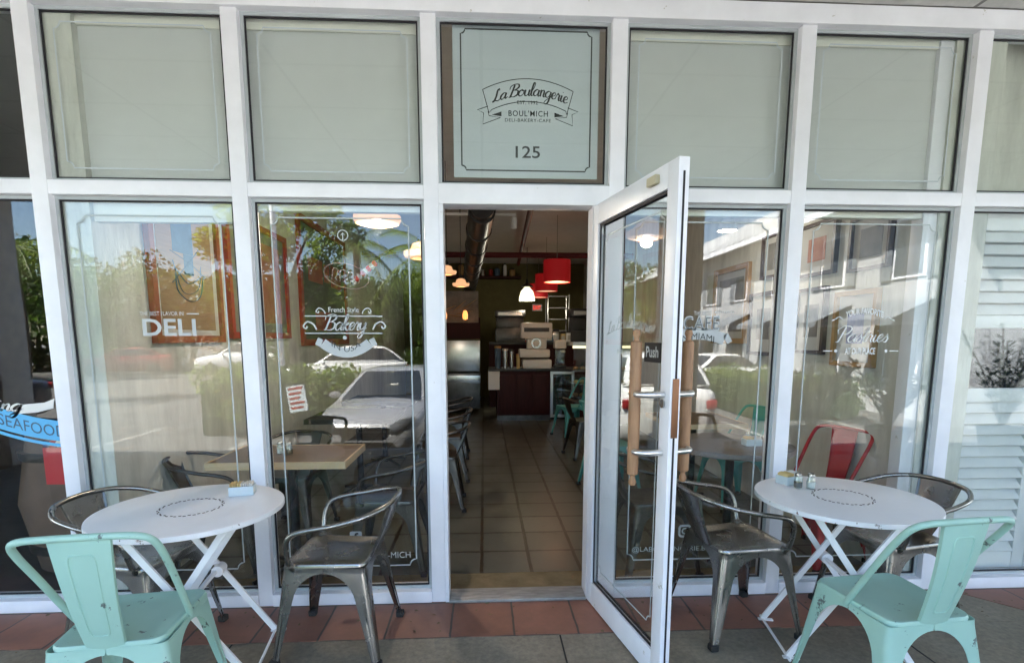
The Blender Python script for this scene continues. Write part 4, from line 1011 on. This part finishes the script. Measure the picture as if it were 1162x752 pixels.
# pastry case
a, b = at(651, 388, 5.8), at(760, 470, 5.8); t = thing('pastry_case', 'glass pastry display case lit along its top on the right of the counter', 'display case', ((a.x + b.x) / 2, 5.8, 0)); w = (b.x - a.x) / 2
MB().box((-w, .0, 0), (w, .7, .42)).build('base', M_counter, t); MB().box((-w, .05, a.z - .06), (w, .7, a.z)).build('top', M_steel, t)
MB().box((-w, .04, a.z - .10), (w, .08, a.z - .062)).build('light_strip', M_strip, t); MB().box((-w, .012, .42), (w, .018, a.z - .06)).build('front_glass', M_clear, t, ang=0)
for i in range(3): MB().box((-w, .06, .45 + i * .22), (w, .6, .462 + i * .22)).build('shelf', M_steel, t)
for i in range(3):
    m = MB(); rr = random.Random(i)
    for k in range(14):
        x = -w + .08 + k * (2 * w - .16) / 13; m.lathe([(0, 0), (.045, .01), (.05, .03), (.03, .055), (0, .06)], 10, (x, .18 + rr.uniform(-.05, .05), .463 + i * .22), sx=1, sy=.7)
    m.build('pastries', M_packet_y if i % 2 else M_oak, t)
# left back: oven wall with menu picture
a, b = at(490, 330, 7.6), at(543, 366, 7.6); t = thing('bread_picture', 'dim photograph board of bread loaves high on the left', 'picture', ((a.x + b.x) / 2, 7.6, b.z)); w = (b.x - a.x) / 2; h = a.z - b.z
MB().box((-w, 0, 0), (w, .04, h)).build('board', M_pic, t)
m = MB()
for x, z, an in ((-.15, .25, 20), (.1, .3, 40), (.2, .18, 10), (.0, .12, -10), (.32, .33, 35)):
    q = [(x * w * 2 + s_ * .16 * math.cos(R(an)), -.004, h * z * 1.8 + s_ * .16 * math.sin(R(an))) for s_ in (-1, -.5, .5, 1)]; m.tube(q, [.02, .05, .05, .02], 8, flat=.1)
m.build('loaf_print', M_packet_y, t)
a, b = at(494, 368, 7.4), at(545, 384, 7.4); t = thing('wall_shelf', 'dark wooden wall shelf with two amber lights under the bread picture', 'shelf', ((a.x + b.x) / 2, 7.4, b.z)); w = (b.x - a.x) / 2
MB().box((-w, 0, 0), (w, .3, .05)).build('plank', M_counter, t); MB().box((-w, .28, .05), (w, .3, .40)).build('back_board', M_counter, t)
for px in (504.5, 528): q = at(px, 357, 7.4); MB().lathe([(0, -.10), (.045, -.08), (.05, 0), (.03, .07), (0, .08)], 14, (q.x - (a.x + b.x) / 2, -.06, q.z - b.z)).build('amber_light', mat('amber_glow', (.8, .3, .1), .4, emit=(1, .33, .08), estr=.14), t)
a, b = at(500, 386, 7.2), at(545, 428, 7.2); t = thing('steel_oven', 'stainless steel kitchen unit with drawers at the back left', 'oven', ((a.x + b.x) / 2, 7.2, 0)); w = (b.x - a.x) / 2
MB().box((-w, 0, .1), (w, .7, a.z * .56), .01).build('body', M_dmetal, t); MB().box((-w, 0, a.z * .58), (w, .5, a.z), .01).build('hood', M_steel, t); MB().box((-w * .9, -.02, a.z * .42), (w, -.002, a.z * .53), .005).build('drawer', M_steel, t)

# hanging in the bakery window: oval sign, striped flag, menu board
a = at(393, 313, .16); t = thing('oval_tube_sign', 'oval unlit tube sign hanging behind the bakery window', 'sign', tuple(a), 0)
t.rotation_euler = (0, R(14), 0)
m = MB(); m.tube(cr([(.118 * math.cos(R(k * 20)), 0, .062 * math.sin(R(k * 20))) for k in range(18)], 3, True) + [Vector((.118, 0, 0))], .0028, 6, cap=False); m.build('outline_tube', mat('pale_pink_tube', (.30, .17, .16), .3), t)
m = MB()
for x in (-.06, -.02, .02, .06): m.tube(cr([(x - .012, 0, -.02), (x - .012, 0, .022), (x + .008, 0, .022), (x + .01, 0, -.02)], 4), .0026, 6)
m.build('inner_tube', MATS['pale_pink_tube'], t)
a = at(398, 322, .20); b = at(443, 284, .20); t = thing('striped_flag', 'small red and white striped flag furled on a black stick behind the bakery window', 'flag', tuple(a))
v = b - a; MB().tube([(0, 0, 0), v], .004, 8).build('stick', M_black, t)
for i in range(8):
    q = v * (.04 + i * .075); MB().tube([q, q + v * .036, q + v * .075], [.014, .018, .014], 8).build('red_stripe' if i % 2 else 'white_stripe', M_sign_red if i % 2 else M_packet, t)
a = at(343, 452, 7.1); t = thing('yard_sign', 'small tilted white notice with red print on stakes in front of the bright hedge', 'sign', (a.x, -7.1, GZ)); t.rotation_euler = (0, R(-9), R(14))
zc = a.z - GZ
MB().box((-.19, 0, zc - .25), (.19, .02, zc + .24)).build('panel', M_caddy, t); m = MB()
for i in range(5): m.box((-.15, .0205, zc + .17 - i * .09), (.15 - .04 * (i % 3), .023, zc + .21 - i * .09))
m.build('red_print', M_redframe, t)
for q in (-.17, .17): MB().box((q - .015, -.02, 0), (q + .015, -.001, zc + .2)).build('stake', M_bark, t)

# ================================================================ NEIGHBOURS
# seafood shop on the left
tag(MB().box((-5.5, .06, -.05), (-5.3, 6, 4)).build('shop_wall', M_brown), 'dark brown wall on the far left of the seafood shop', 'wall')
tag(MB().box((-5.3, 5.8, -.05), (-2.10, 6, 4)).build('shop_wall', mat('dark_blue_wall', (.03, .05, .08), .8, var=.3)), 'dark blue wall at the back of the seafood shop', 'wall')
struct('shop_floor', MB().box((-5.3, .031, -.1), (-2.205, 5.8, -.001)), mat('dark_floor', (.05, .042, .04), .4, var=.3)); struct('shop_ceiling', MB().box((-5.3, .12, 3.0), (-2.105, 5.8, 3.04)), mat('shop_ceiling_grey', (.25, .25, .25), .8))
a = at(48, 508, .35); b = at(84, 549, .35); t = thing('display_stand', 'bright red display panel with coloured balls on top inside the seafood window', 'display', ((a.x + b.x) / 2, .35, 0)); w = (b.x - a.x) / 2
MB().box((-w, 0, b.z), (w, .02, a.z)).build('red_panel', M_sign_red, t); MB().box((-w, .021, 0), (w, .25, b.z + .02)).build('base', M_brown, t)
for i, mm in enumerate((M_carblue, M_sign_red, M_white, M_caddy, M_sign_red, M_packet_y)): MB().lathe([(0, -.022), (.016, -.016), (.022, 0), (.016, .016), (0, .022)], 12, (-w + .02 + i * .036, .01, a.z + .022)).build('ball', mm, t)
t = thing('wooden_barrel', 'brown wooden barrel standing dim inside the seafood window', 'barrel', (-2.62, .75, 0)); MB().lathe([(0, 0), (.25, 0), (.32, .42), (.25, .85), (0, .85)], 28).build('staves', M_brown, t)
for z in (.12, .7): MB().lathe([(.285, z), (.292, z), (.296, z + .05), (.28, z + .05)], 28).build('hoop', M_dmetal, t)
# white shutters on the right
SH = thing('louvred_shutter', 'white louvred shutters filling the window beyond the pastries window', 'shutter', (3.02, .12, 0))
SL, SR = -.47, 1.3
for x in (SL, SL + .60, SL + .68, SL + 1.28, SL + 1.36): MB().box((x, 0, .07), (x + .075, .035, 2.14), .003).build('stile', M_shutter, SH)
for z0, z1 in ((.07, .17), (1.07, 1.15), (1.49, 1.56), (2.02, 2.14)):
    for x in (SL + .076, SL + .756): MB().box((x, .001, z0), (x + .523, .034, z1), .003).build('rail', M_shutter, SH)
for x in (SL + .077, SL + .757):
    for z0, z1 in ((.17, 1.07), (1.56, 2.02)):
        n = int((z1 - z0) / .062); m = MB()
        for i in range(n):
            z = z0 + (i + .5) * (z1 - z0) / n; m.bar((x, .017, z), (x + .521, .017, z), .072, .007, (0, -.62, -.78))
        m.build('louvre_set', M_shutter, SH)
    MB().box((x, .014, 1.151), (x + .521, .02, 1.489)).build('dark_pane', mat('dark_shutter_pane', (.02, .022, .025), .03, spec=1.0), SH)
tag(MB().box((2.70, .30, -.05), (6, .34, 4)).build('shop_wall', M_lwall), 'grey wall close behind the white shutters', 'wall')
# storefront beyond the frame
for x0, x1, lab in ((-14, -4.0, 'plain pale wall continuing left of the storefront'), (4.425, 14, 'plain pale wall continuing right of the storefront')):
    tag(MB().box((x0, 0, 0.004), (x1, .15, 3.054)).build('arcade_wall', M_bldg), lab, 'wall')

# ================================================================ ACROSS THE PAVEMENT (seen mirrored in the glass)
def column(label, x, y):
    t = thing('arcade_column', label, 'column', (x, y, 0), 0, 'columns along the arcade edge')
    MB().box((-.2, -.2, 0), (.2, .2, 3.054), .01).build('shaft', M_sidewalk_edge, t)
    MB().box((-.24, -.24, .001), (.24, .24, .22), .01).build('base', M_sidewalk_edge, t)
column('square pale arcade column mirrored in the window beside the open door', 2.35, -3.55)
column('square pale arcade column toward the seafood shop', -5.6, -3.55)
column('square pale arcade column toward the far right', 8.2, -3.55)

def rr_ring(y0, y1, hw, z, r, n=5):
    pts = []
    for cx, cy, a0 in ((hw - r, y1 - r, 0), (-hw + r, y1 - r, 90), (-hw + r, y0 + r, 180), (hw - r, y0 + r, 270)):
        for k in range(n + 1): a = R(a0 + 90 * k / n); pts.append((cx + r * math.cos(a), cy + r * math.sin(a), z))
    return pts
def make_car(label, paint, loc, rz, front=True, name='parked_car', suv=0.0, group='cars in the parking lot'):
    t = thing(name, label, 'car', loc, rz, group)
    secs = [(2.27, .52, .27, .60), (2.235, .68, .22, .68), (2.14, .78, .19, .74), (1.95, .83, .18, .80), (1.6, .865, .18, .875), (1.05, .88, .18, .965), (0, .885, .18, .985), (-1.2, .885, .18, .99),
            (-1.85, .865, .19, 1.03), (-2.12, .81, .24, 1.02), (-2.24, .70, .3, .95), (-2.27, .6, .36, .86)]
    rows = []
    for y, hw, zb, zt in secs:
        zt += suv * .12; half = [(0, zb), (hw * .7, zb), (hw * .93, zb + .05), (hw * .99, zb + (zt - zb) * .35), (hw, zb + (zt - zb) * .6), (hw * .97, zt - .09), (hw * .90, zt - .025), (hw * .55, zt + .012), (0, zt + .025)]
        rows.append([(x, y, z) for x, z in half] + [(-x, y, z) for x, z in reversed(half[1:-1])])
    MB().rings(rows).build('body', paint, t, 50)
    lv = [(.95, -1.82, 1.12, .80), (1.06, -1.66, .88, .765), (1.20, -1.47, .60, .715), (1.33, -1.25, .38, .655), (1.40, -1.08, .24, .61), (1.44, -.95, .08, .55), (1.465, -.7, -.15, .42)]
    k = 1 + suv * .28
    lv = [(.95 + (z - .95) * k + suv * .12, y0 - suv * .4 * (z > .96), y1, hw) for z, y0, y1, hw in lv]
    MB().rings([rr_ring(y0, y1, hw, z, .16) for z, y0, y1, hw in lv], False, True).build('cabin', paint, t, 50)
    def band(i0, i1, lo, hi, nm, off=.006):
        n = 24; m = MB(); g = []
        for z, y0, y1, hw in lv[lo:hi]:
            rg = rr_ring(y0 - off, y1 + off, hw + off, z, .16)
            g.append([rg[i % n] for i in range(i0, i1 + 1)])
        c = len(g[0]); vs = [p for r_ in g for p in r_]
        m.add(vs, [(a * c + b, a * c + b + 1, (a + 1) * c + b + 1, (a + 1) * c + b) for a in range(len(g) - 1) for b in range(c - 1)])
        m.build(nm, M_carglass, t, 50)
    band(4, 7, 0, 5, 'windscreen'); band(16, 19, 1, 5, 'rear_window')
    band(10, 13, 1, 5, 'side_window'); band(22, 25, 1, 5, 'side_window')
    for s in (-1, 1):
        m = MB(); m.lathe([(0, -.05), (.05, -.05), (.09, 0), (.08, .05), (0, .06)], 14, (s * .93, .72, 1.0 + suv * .12), 'y', 1.2, .75); m.box((s * .80, .70, .96), (s * .9, .74, .99)); m.build('mirror', paint, t)
        for y in (1.38, -1.33):
            w = MB().lathe([(.20, -.10), (.29, -.10), (.315, -.08), (.315, .08), (.29, .10), (.20, .10)], 28, (s * .80, y, .315), 'x').build('wheel', M_tyre, t)
            MB().lathe([(0, .085 * s), (.05, .09 * s), (.19, .07 * s), (.205, .098 * s)], 20, (s * .80, y, .315), 'x').build('rim', M_alu, w)
        # headlights and tail lights
        m = MB(); rows = []
        for i in range(6):
            u = i / 5; x = s * (.42 + .37 * u); y = 2.283 - .02 * u - .17 * u ** 2.5; zc = .655 + .10 * u; hh = .055 + .035 * math.sin(u * 3.1)
            rows.append([(x, y + .005, zc - hh), (x, y + .02 - .01 * u, zc), (x, y - .03, zc + hh), (x, y - .09, zc)])
        m.rings(rows).build('headlight', M_headlight, t, 60)
        MB().box((s * .55, -2.262, .80), (s * .80, -2.16, .96), .03).build('tail_light', M_carred, t)
        MB().lathe([(0, 0), (.06, 0), (.045, .03), (0, .03)], 16, (s * .64, 2.225, .37), 'y', 1.3, 1).build('fog_light', M_black, t)
    if front:
        MB().prism([(-.36, .57), (-.30, .52), (.30, .52), (.36, .57), (.42, .665), (-.42, .665)], 2.20, 2.286).build('grille', M_black, t)
        m = MB(); m.box((-.40, 2.26, .655), (.40, 2.292, .675), .006); m.box((-.36, 2.26, .60), (.36, 2.288, .612), .004); m.build('chrome_bar', M_alu, t)
        m = MB(); m.lathe([(.052, 0), (.066, 0), (.066, .012), (.052, .012), (.052, 0)], 28, (0, 2.29, .635), 'y', 1, .68); m.lathe([(.018, 0), (.026, 0), (.026, .012), (.018, .012), (.018, 0)], 20, (0, 2.29, .635), 'y', 1, 1.2); m.build('emblem', M_alu, t)
        MB().prism([(-.44, .31), (.44, .31), (.50, .40), (.45, .445), (-.45, .445), (-.50, .40)], 2.14, 2.284).build('lower_grille', M_black, t)
        MB().box((-.70, 2.03, .175), (.70, 2.262, .235), .015).build('air_dam', M_black, t)
        m = MB(); m.tube([(-.35, 1.12, 1.0), (.05, .98, 1.05)], .008, 6); m.tube([(.1, 1.12, 1.0), (.5, .95, 1.05)], .008, 6); m.build('wiper', M_black, t)
        MB().box((.05, .62, 1.14), (.20, .66, 1.20), .004).build('windscreen_sticker', M_packet, t)
    return t
v1 = at(413, 480, 4.6); fx = v1.x
rz = R(180 + 180 - 8)
# nose towards the storefront (+y)
car = make_car('silver saloon car parked nose toward the storefront, mirrored beside the doorway', M_silver, (fx - .02, -5.15 - 2.25, GZ), R(4))
def far_car(label, paint, x, y, rz, suv=0): return make_car(label, paint, (x, y, GZ), R(rz), False, 'parked_car', suv)
far_car('white pickup sized car broadside beyond the hedge', M_carwhite, -5.2, -17.5, 78, 1)
far_car('white saloon in the far row behind the silver car', M_carwhite, -1.2, -19.5, 20)
far_car('dark blue car in the far row between white ones', M_carblue, -2.6, -23.5, 10)
far_car('white van like car far left of the hedge', M_carwhite, -13.5, -27.5, 80, 1)
far_car('dark car parked close outside the seafood shop', M_cardark, -11.6, -8.4, 12)
far_car('white car parked outside the seafood shop, nearest to the storefront', M_carwhite, -14.6, -10.2, 12, 0)
far_car('red car on the far left of the lot', M_carred, -19.5, -27, 60)
far_car('white car parked right of the silver car', M_carwhite, 3.4, -8.2, 186, 1)
far_car('dark car in the far row on the right', M_cardark, 3.0, -21, 8)
far_car('white car near the building wing on the right', M_carwhite, 7.6, -15.0, 70)

# lamp post
p = at(318, 420, 11.0); t = thing('lamp_post', 'white lamp post standing in the hedge', 'lamp post', (p.x, -11.0, GZ)); MB().tube([(0, 0, 0), (0, 0, 6.4)], [.075, .06], 14).build('pole', M_frame, t); MB().box((-.12, -.5, 6.4), (.12, .3, 6.55), .03).build('lamp_head', M_offwhite, t)

def leaves(mb, rnd, c, rad, n, size, squash=.55):
    for _ in range(n):
        while True:
            q = Vector((rnd.uniform(-1, 1), rnd.uniform(-1, 1), rnd.uniform(-1, 1)))
            if .25 < q.length < 1: break
        p = Vector(c) + Vector((q.x * rad[0], q.y * rad[1], q.z * rad[2]))
        e = Euler((rnd.uniform(0, 6.3), rnd.uniform(-.9, .9), rnd.uniform(0, 6.3))).to_matrix(); s = size * rnd.uniform(.6, 1.3)
        mb.add([p + e @ Vector(v) for v in ((-s, 0, 0), (0, -s * squash, s * .1), (s, 0, 0), (0, s * squash, s * .1))], [(0, 1, 2, 3)])
def tree(label, x, y, h, r, seed, mats_=(0, 1), trunk=.18, n=2600, name='shade_tree', leaf=.16, low=.35):
    rnd = random.Random(seed); t = thing(name, label, 'tree', (x, y, GZ), 0, 'trees around the parking lot')
    m = MB(); m.tube(cr([(0, 0, 0), (.1, 0, h * .25), (-.05, .1, h * .5), (0, 0, h * .8)], 4), [trunk * (1 - .06 * i) for i in range(13)], 10)
    for k in range(7):
        a = rnd.uniform(0, 6.3); z0 = h * rnd.uniform(.3, .55); m.tube(cr([(0, 0, z0), (r * .4 * math.cos(a), r * .4 * math.sin(a), z0 + h * .15), (r * .8 * math.cos(a), r * .8 * math.sin(a), z0 + h * .25)], 4), [trunk * .5 * (1 - .09 * i) for i in range(9)], 7)
    m.build('trunk', M_bark, t)
    for mi, mm in enumerate(mats_):
        c = MB()
        for _ in range(16):
            a = rnd.uniform(0, 6.3); q = rnd.uniform(.1, 1) ** .6 * r; z = h * (low + (1 - low) * rnd.random() ** .8) - q * q / (r * 2.6)
            rd = r * rnd.uniform(.25, .42); leaves(c, rnd, (q * math.cos(a), q * math.sin(a), z), (rd, rd, rd * .75), n // 16, leaf)
        c.build('crown', M_leafs[mm], t, ang=0)
def tp(px, Y): return at(px, 383, Y).x
tree('broad shade tree overhanging the hedge by the lamp post', tp(322, 13), -13.4, 6.2, 1.9, 1, (1, 2), leaf=.075, low=.42, n=6500)
tree('dense green tree behind the row of white cars', tp(452, 24), -24, 5.2, 2.6, 2, (0, 1), leaf=.10, low=.12, n=8000)
tree('dark green tree right of the silver car', tp(500, 21), -21, 5.4, 2.6, 3, (0, 1), leaf=.10, low=.12, n=7000)
tree('tall green tree mirrored in the open door', tp(735, 30), -30, 6.6, 2.9, 4, (1, 2), leaf=.11, low=.2, n=6000)
tree('tree at the far left of the parking lot', tp(-60, 22), -22, 7.0, 3.6, 5, (0, 1), leaf=.13, n=5200)
tree('wide tree filling the far lot behind the lamp post', tp(330, 30), -30, 5.2, 4.5, 6, (0, 1), leaf=.14, low=.1, n=7000)
tree('distant tree closing the lot behind the dark car', tp(610, 34), -34, 6.2, 4.2, 8, (0, 1), leaf=.16, low=.1, n=5000)
tree('distant tree at the far end of the building wing', tp(690, 40), -40, 6.6, 4.6, 9, (0, 1), leaf=.17, low=.1, n=5000)
for i, (px, Y, h, r, lab) in enumerate(((-40, 30, 6.5, 4.2, 'broad tree in the far row beyond the seafood shop corner'), (40, 34, 7.0, 4.6, 'rounded tree in the far row beyond the white van'), (130, 32, 6.2, 4.4, 'low spreading tree in the far row mirrored in the deli window'),
        (215, 33, 6.8, 4.5, 'dense tree in the far row left of the lamp post'), (400, 38, 5.2, 4.4, 'broad low tree in the far row behind the palm'))):
    tree(lab, tp(px, Y), -Y, h, r, 50 + i, (0, 1), leaf=.17, low=.08, n=4600)
def palm(label, x, y, h, seed):
    rnd = random.Random(seed); t = thing('palm_tree', label, 'palm', (x, y, GZ), 0, 'palms around the parking lot')
    MB().tube(cr([(0, 0, 0), (.1, 0, h * .4), (.05, 0, h)], 6), .13, 10).build('trunk', M_bark, t)
    m = MB()
    for k in range(17):
        a = k * 2.4; el = rnd.uniform(-.2, 1.1); L = rnd.uniform(1.7, 2.3); dx, dy = math.cos(a), math.sin(a)
        sp = [Vector((.05 + dx * L * s * math.cos(el * (1 - s)), dy * L * s * math.cos(el * (1 - s)), h + L * (s * math.sin(el) - .75 * s * s))) for s in [i / 9 for i in range(10)]]
        m.tube(sp, .018, 4)
        for i in range(1, 10):
            for s in (-1, 1):
                for o in (0, .5):
                    b = sp[i - 1].lerp(sp[i], o + .3); sd = Vector((-dy * s, dx * s, -.55)); ln = .55 * math.sin(math.pi * (.12 + .8 * i / 10))
                    f = (sp[i] - sp[i - 1]).normalized() * .35; e = b + (sd.normalized() + f) * ln; w = (sp[i] - sp[i - 1]).normalized() * .028
                    m.add([b - w, b + w, e], [(0, 1, 2)])
    m.build('fronds', M_leafs[2], t, ang=0)
palm('palm tree rising behind the trees above the silver car', tp(405, 19), -19, 5.6, 11)
palm('palm tree mirrored at the edge of the bakery window', tp(485, 17), -17, 5.0, 12)
palm('palm tree by the seafood shop side of the lot', tp(20, 14), -14, 4.6, 13)
# hedge: one clipped plant bed
def hedge(label, x0, x1, y0, y1, z, seed, mats_=(1, 2), n=5200, size=.06):
    rnd = random.Random(seed); t = thing('hedge', label, 'hedge', ((x0 + x1) / 2, (y0 + y1) / 2, GZ), 0, 'hedges in the parking lot')
    hx, hy = (x1 - x0) / 2, (y1 - y0) / 2
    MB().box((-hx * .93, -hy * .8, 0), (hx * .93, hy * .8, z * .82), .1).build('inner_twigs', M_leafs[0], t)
    for mm in mats_:
        m = MB()
        for _ in range(40): leaves(m, rnd, (rnd.uniform(-hx, hx), rnd.uniform(-hy, hy), rnd.uniform(.25, .92) * z), (.42, .42, .28), n // 40, size)
        m.build('foliage', M_leafs[mm], t, ang=0)
hedge('bright green clipped hedge left of the silver car', tp(290, 8.5) - 1.2, tp(385, 8.5), -9.6, -8.0, 1.35, 21)
hedge('low hedge along the lot in front of the building wing', 6.5, 9.2, -14, -9, 1.1, 22)

# shrubs by the right side of the pavement
def shrub(label, x, y, h, seed):
    rnd = random.Random(seed); t = thing('potted_shrub', label, 'shrub', (x, y, 0), 0, 'leafy shrubs at the pavement edge')
    MB().lathe([(0, 0), (.17, 0), (.24, .34), (.25, .36), (.22, .36), (.21, .32), (0, .32)], 24).build('pot', M_bshut, t)
    st_, lf = MB(), MB()
    for k in range(20):
        a = rnd.uniform(0, 6.3); l = rnd.uniform(.45, 1) ; P = cr([(0, 0, .3), (.22 * l * math.cos(a), .22 * l * math.sin(a), .3 + .55 * h * l), (.5 * l * math.cos(a), .5 * l * math.sin(a), .3 + h * l)], 5); st_.tube(P, .008, 5)
        for p in P[3:]:
            for q in range(4):
                b = rnd.uniform(0, 6.3); d_ = Vector((math.cos(b), math.sin(b), rnd.uniform(.1, .9))).normalized(); s_ = d_.cross(Vector((0, 0, 1))).normalized(); L = rnd.uniform(.10, .18)
                lf.add([p, p + d_ * L * .5 + s_ * .022, p + d_ * L, p + d_ * L * .5 - s_ * .022], [(0, 1, 2, 3)])
    st_.build('stems', M_bark, t); lf.build('leaves', M_leafs[3], t, ang=0)
for i, (x, y, h, lab) in enumerate(((3.9, -3.2, .85, 'leafy shrub in a pot mirrored in the pastries window, left of three'), (4.9, -3.25, .95, 'leafy shrub in a pot mirrored in the pastries window, middle of three'),
                                    (6.3, -3.2, 1.25, 'taller leafy shrub in a pot mirrored between the white shutters'), (7.3, -3.2, 1.1, 'bushy shrub in a pot at the far right pavement edge'))): shrub(lab, x, y, h, 30 + i)

# plaza wing on the right with a white metal roof
BW = thing('plaza_wing', 'white two storey plaza wing with white metal roof and grey shutters across the parking lot', 'building', (10.6, -8.5, GZ))
L = 27.; EZ = 5.6
MB().box((0, -L, 0), (8, 0, EZ)).build('walls', M_bldg, BW)
m = MB(); vs = [(-.8, .7, EZ + .05), (-.8, -L - .7, EZ + .05), (4, -L + 3, EZ + 2.6), (4, -3, EZ + 2.6), (8.8, .7, EZ + .05), (8.8, -L - .7, EZ + .05)]
m.add(vs, [(0, 1, 2, 3), (4, 3, 2, 5), (0, 3, 4), (1, 5, 2), (0, 4, 5, 1)])
for i in range(44):
    y = .4 - i * (L + .8) / 43; tt = 1 if -L + 3 < y < -3 else max(.05, min((.7 - y) / 3.7, (y + L + .7) / 3.7)); m.tube([(-.8, y, EZ + .08), (-.8 + 4.8 * tt, y, EZ + .08 + 2.55 * tt)], .03, 4)
m.build('roof', M_roof, BW)
MB().box((-.85, -L - .75, EZ - .14), (-.78, .75, EZ + .045)).build('gutter', M_frame, BW)
for r_, z in ((0, .9), (1, 3.5)):
    for k in range(9):
        y = -1.6 - k * 2.9
        w = MB().box((-.05, y - .55, z), (-.005, y + .55, z + 1.5)).build('window', M_frame, BW)
        MB().box((-.07, y - .47, z + .08), (-.052, y + .47, z + 1.42)).build('window_pane', M_bglass, w)
        for s in (-1, 1): MB().box((-.06, y + s * .60, z - .02), (-.004, y + s * .98, z + 1.52)).build('shutter', M_bshut, w)
m = MB()
for k in range(9):
    y = -1.6 - k * 2.9; m.add([(-.02, y - .9, 2.95), (-.02, y + .9, 2.95), (-1.1, y + .9, 2.45), (-1.1, y - .9, 2.45)], [(0, 1, 2, 3)])
    m.box((-1.1, y - .9, 2.3), (-1.06, y + .9, 2.45))
m.build('awning', M_bshut, BW)

# ================================================================ LIGHT, SKY, CAMERA
W_ = bpy.data.worlds.new('World'); S.world = W_; W_.use_nodes = True
n, l = W_.node_tree.nodes, W_.node_tree.links
sky = n.new('ShaderNodeTexSky'); sky.sky_type = 'NISHITA'; sky.sun_disc = False
SUN_EL, SUN_AZ = R(54), R(295)     # azimuth clockwise from +y
sky.dust_density = .4; sky.ozone_density = 2.2; sky.sun_elevation = SUN_EL; sky.sun_rotation = SUN_AZ
l.new(sky.outputs[0], n['Background'].inputs['Color']); n['Background'].inputs['Strength'].default_value = .065
sd = bpy.data.lights.new('sun', 'SUN'); sd.energy = 5; sd.angle = R(.5); sd.color = (1, .95, .87)
so = bpy.data.objects.new('sun', sd); COL.objects.link(so)
dirv = Vector((math.sin(SUN_AZ) * math.cos(SUN_EL), math.cos(SUN_AZ) * math.cos(SUN_EL), math.sin(SUN_EL)))
so.rotation_euler = dirv.to_track_quat('Z', 'Y').to_euler()
cd = bpy.data.cameras.new('camera'); co = bpy.data.objects.new('camera', cd); COL.objects.link(co); S.camera = co
cd.sensor_fit = 'HORIZONTAL'; cd.sensor_width = 36; cd.lens = 36 * FPX / 1162; cd.shift_y = (CY - 376) / 1162; cd.clip_end = 1000; cd.clip_start = .05
co.location = CAM; co.rotation_euler = (R(90) - PITCH, 0, YAW)
S.view_settings.view_transform = 'Standard'; S.view_settings.look = 'None'; S.view_settings.gamma = 1; S.view_settings.exposure = 4.1
S.cycles.use_denoising = True; S.cycles.max_bounces = 10; S.cycles.diffuse_bounces = 5; S.cycles.glossy_bounces = 6; S.cycles.transparent_max_bounces = 24
S.cycles.caustics_reflective = False; S.cycles.caustics_refractive = False; S.cycles.sample_clamp_indirect = 6
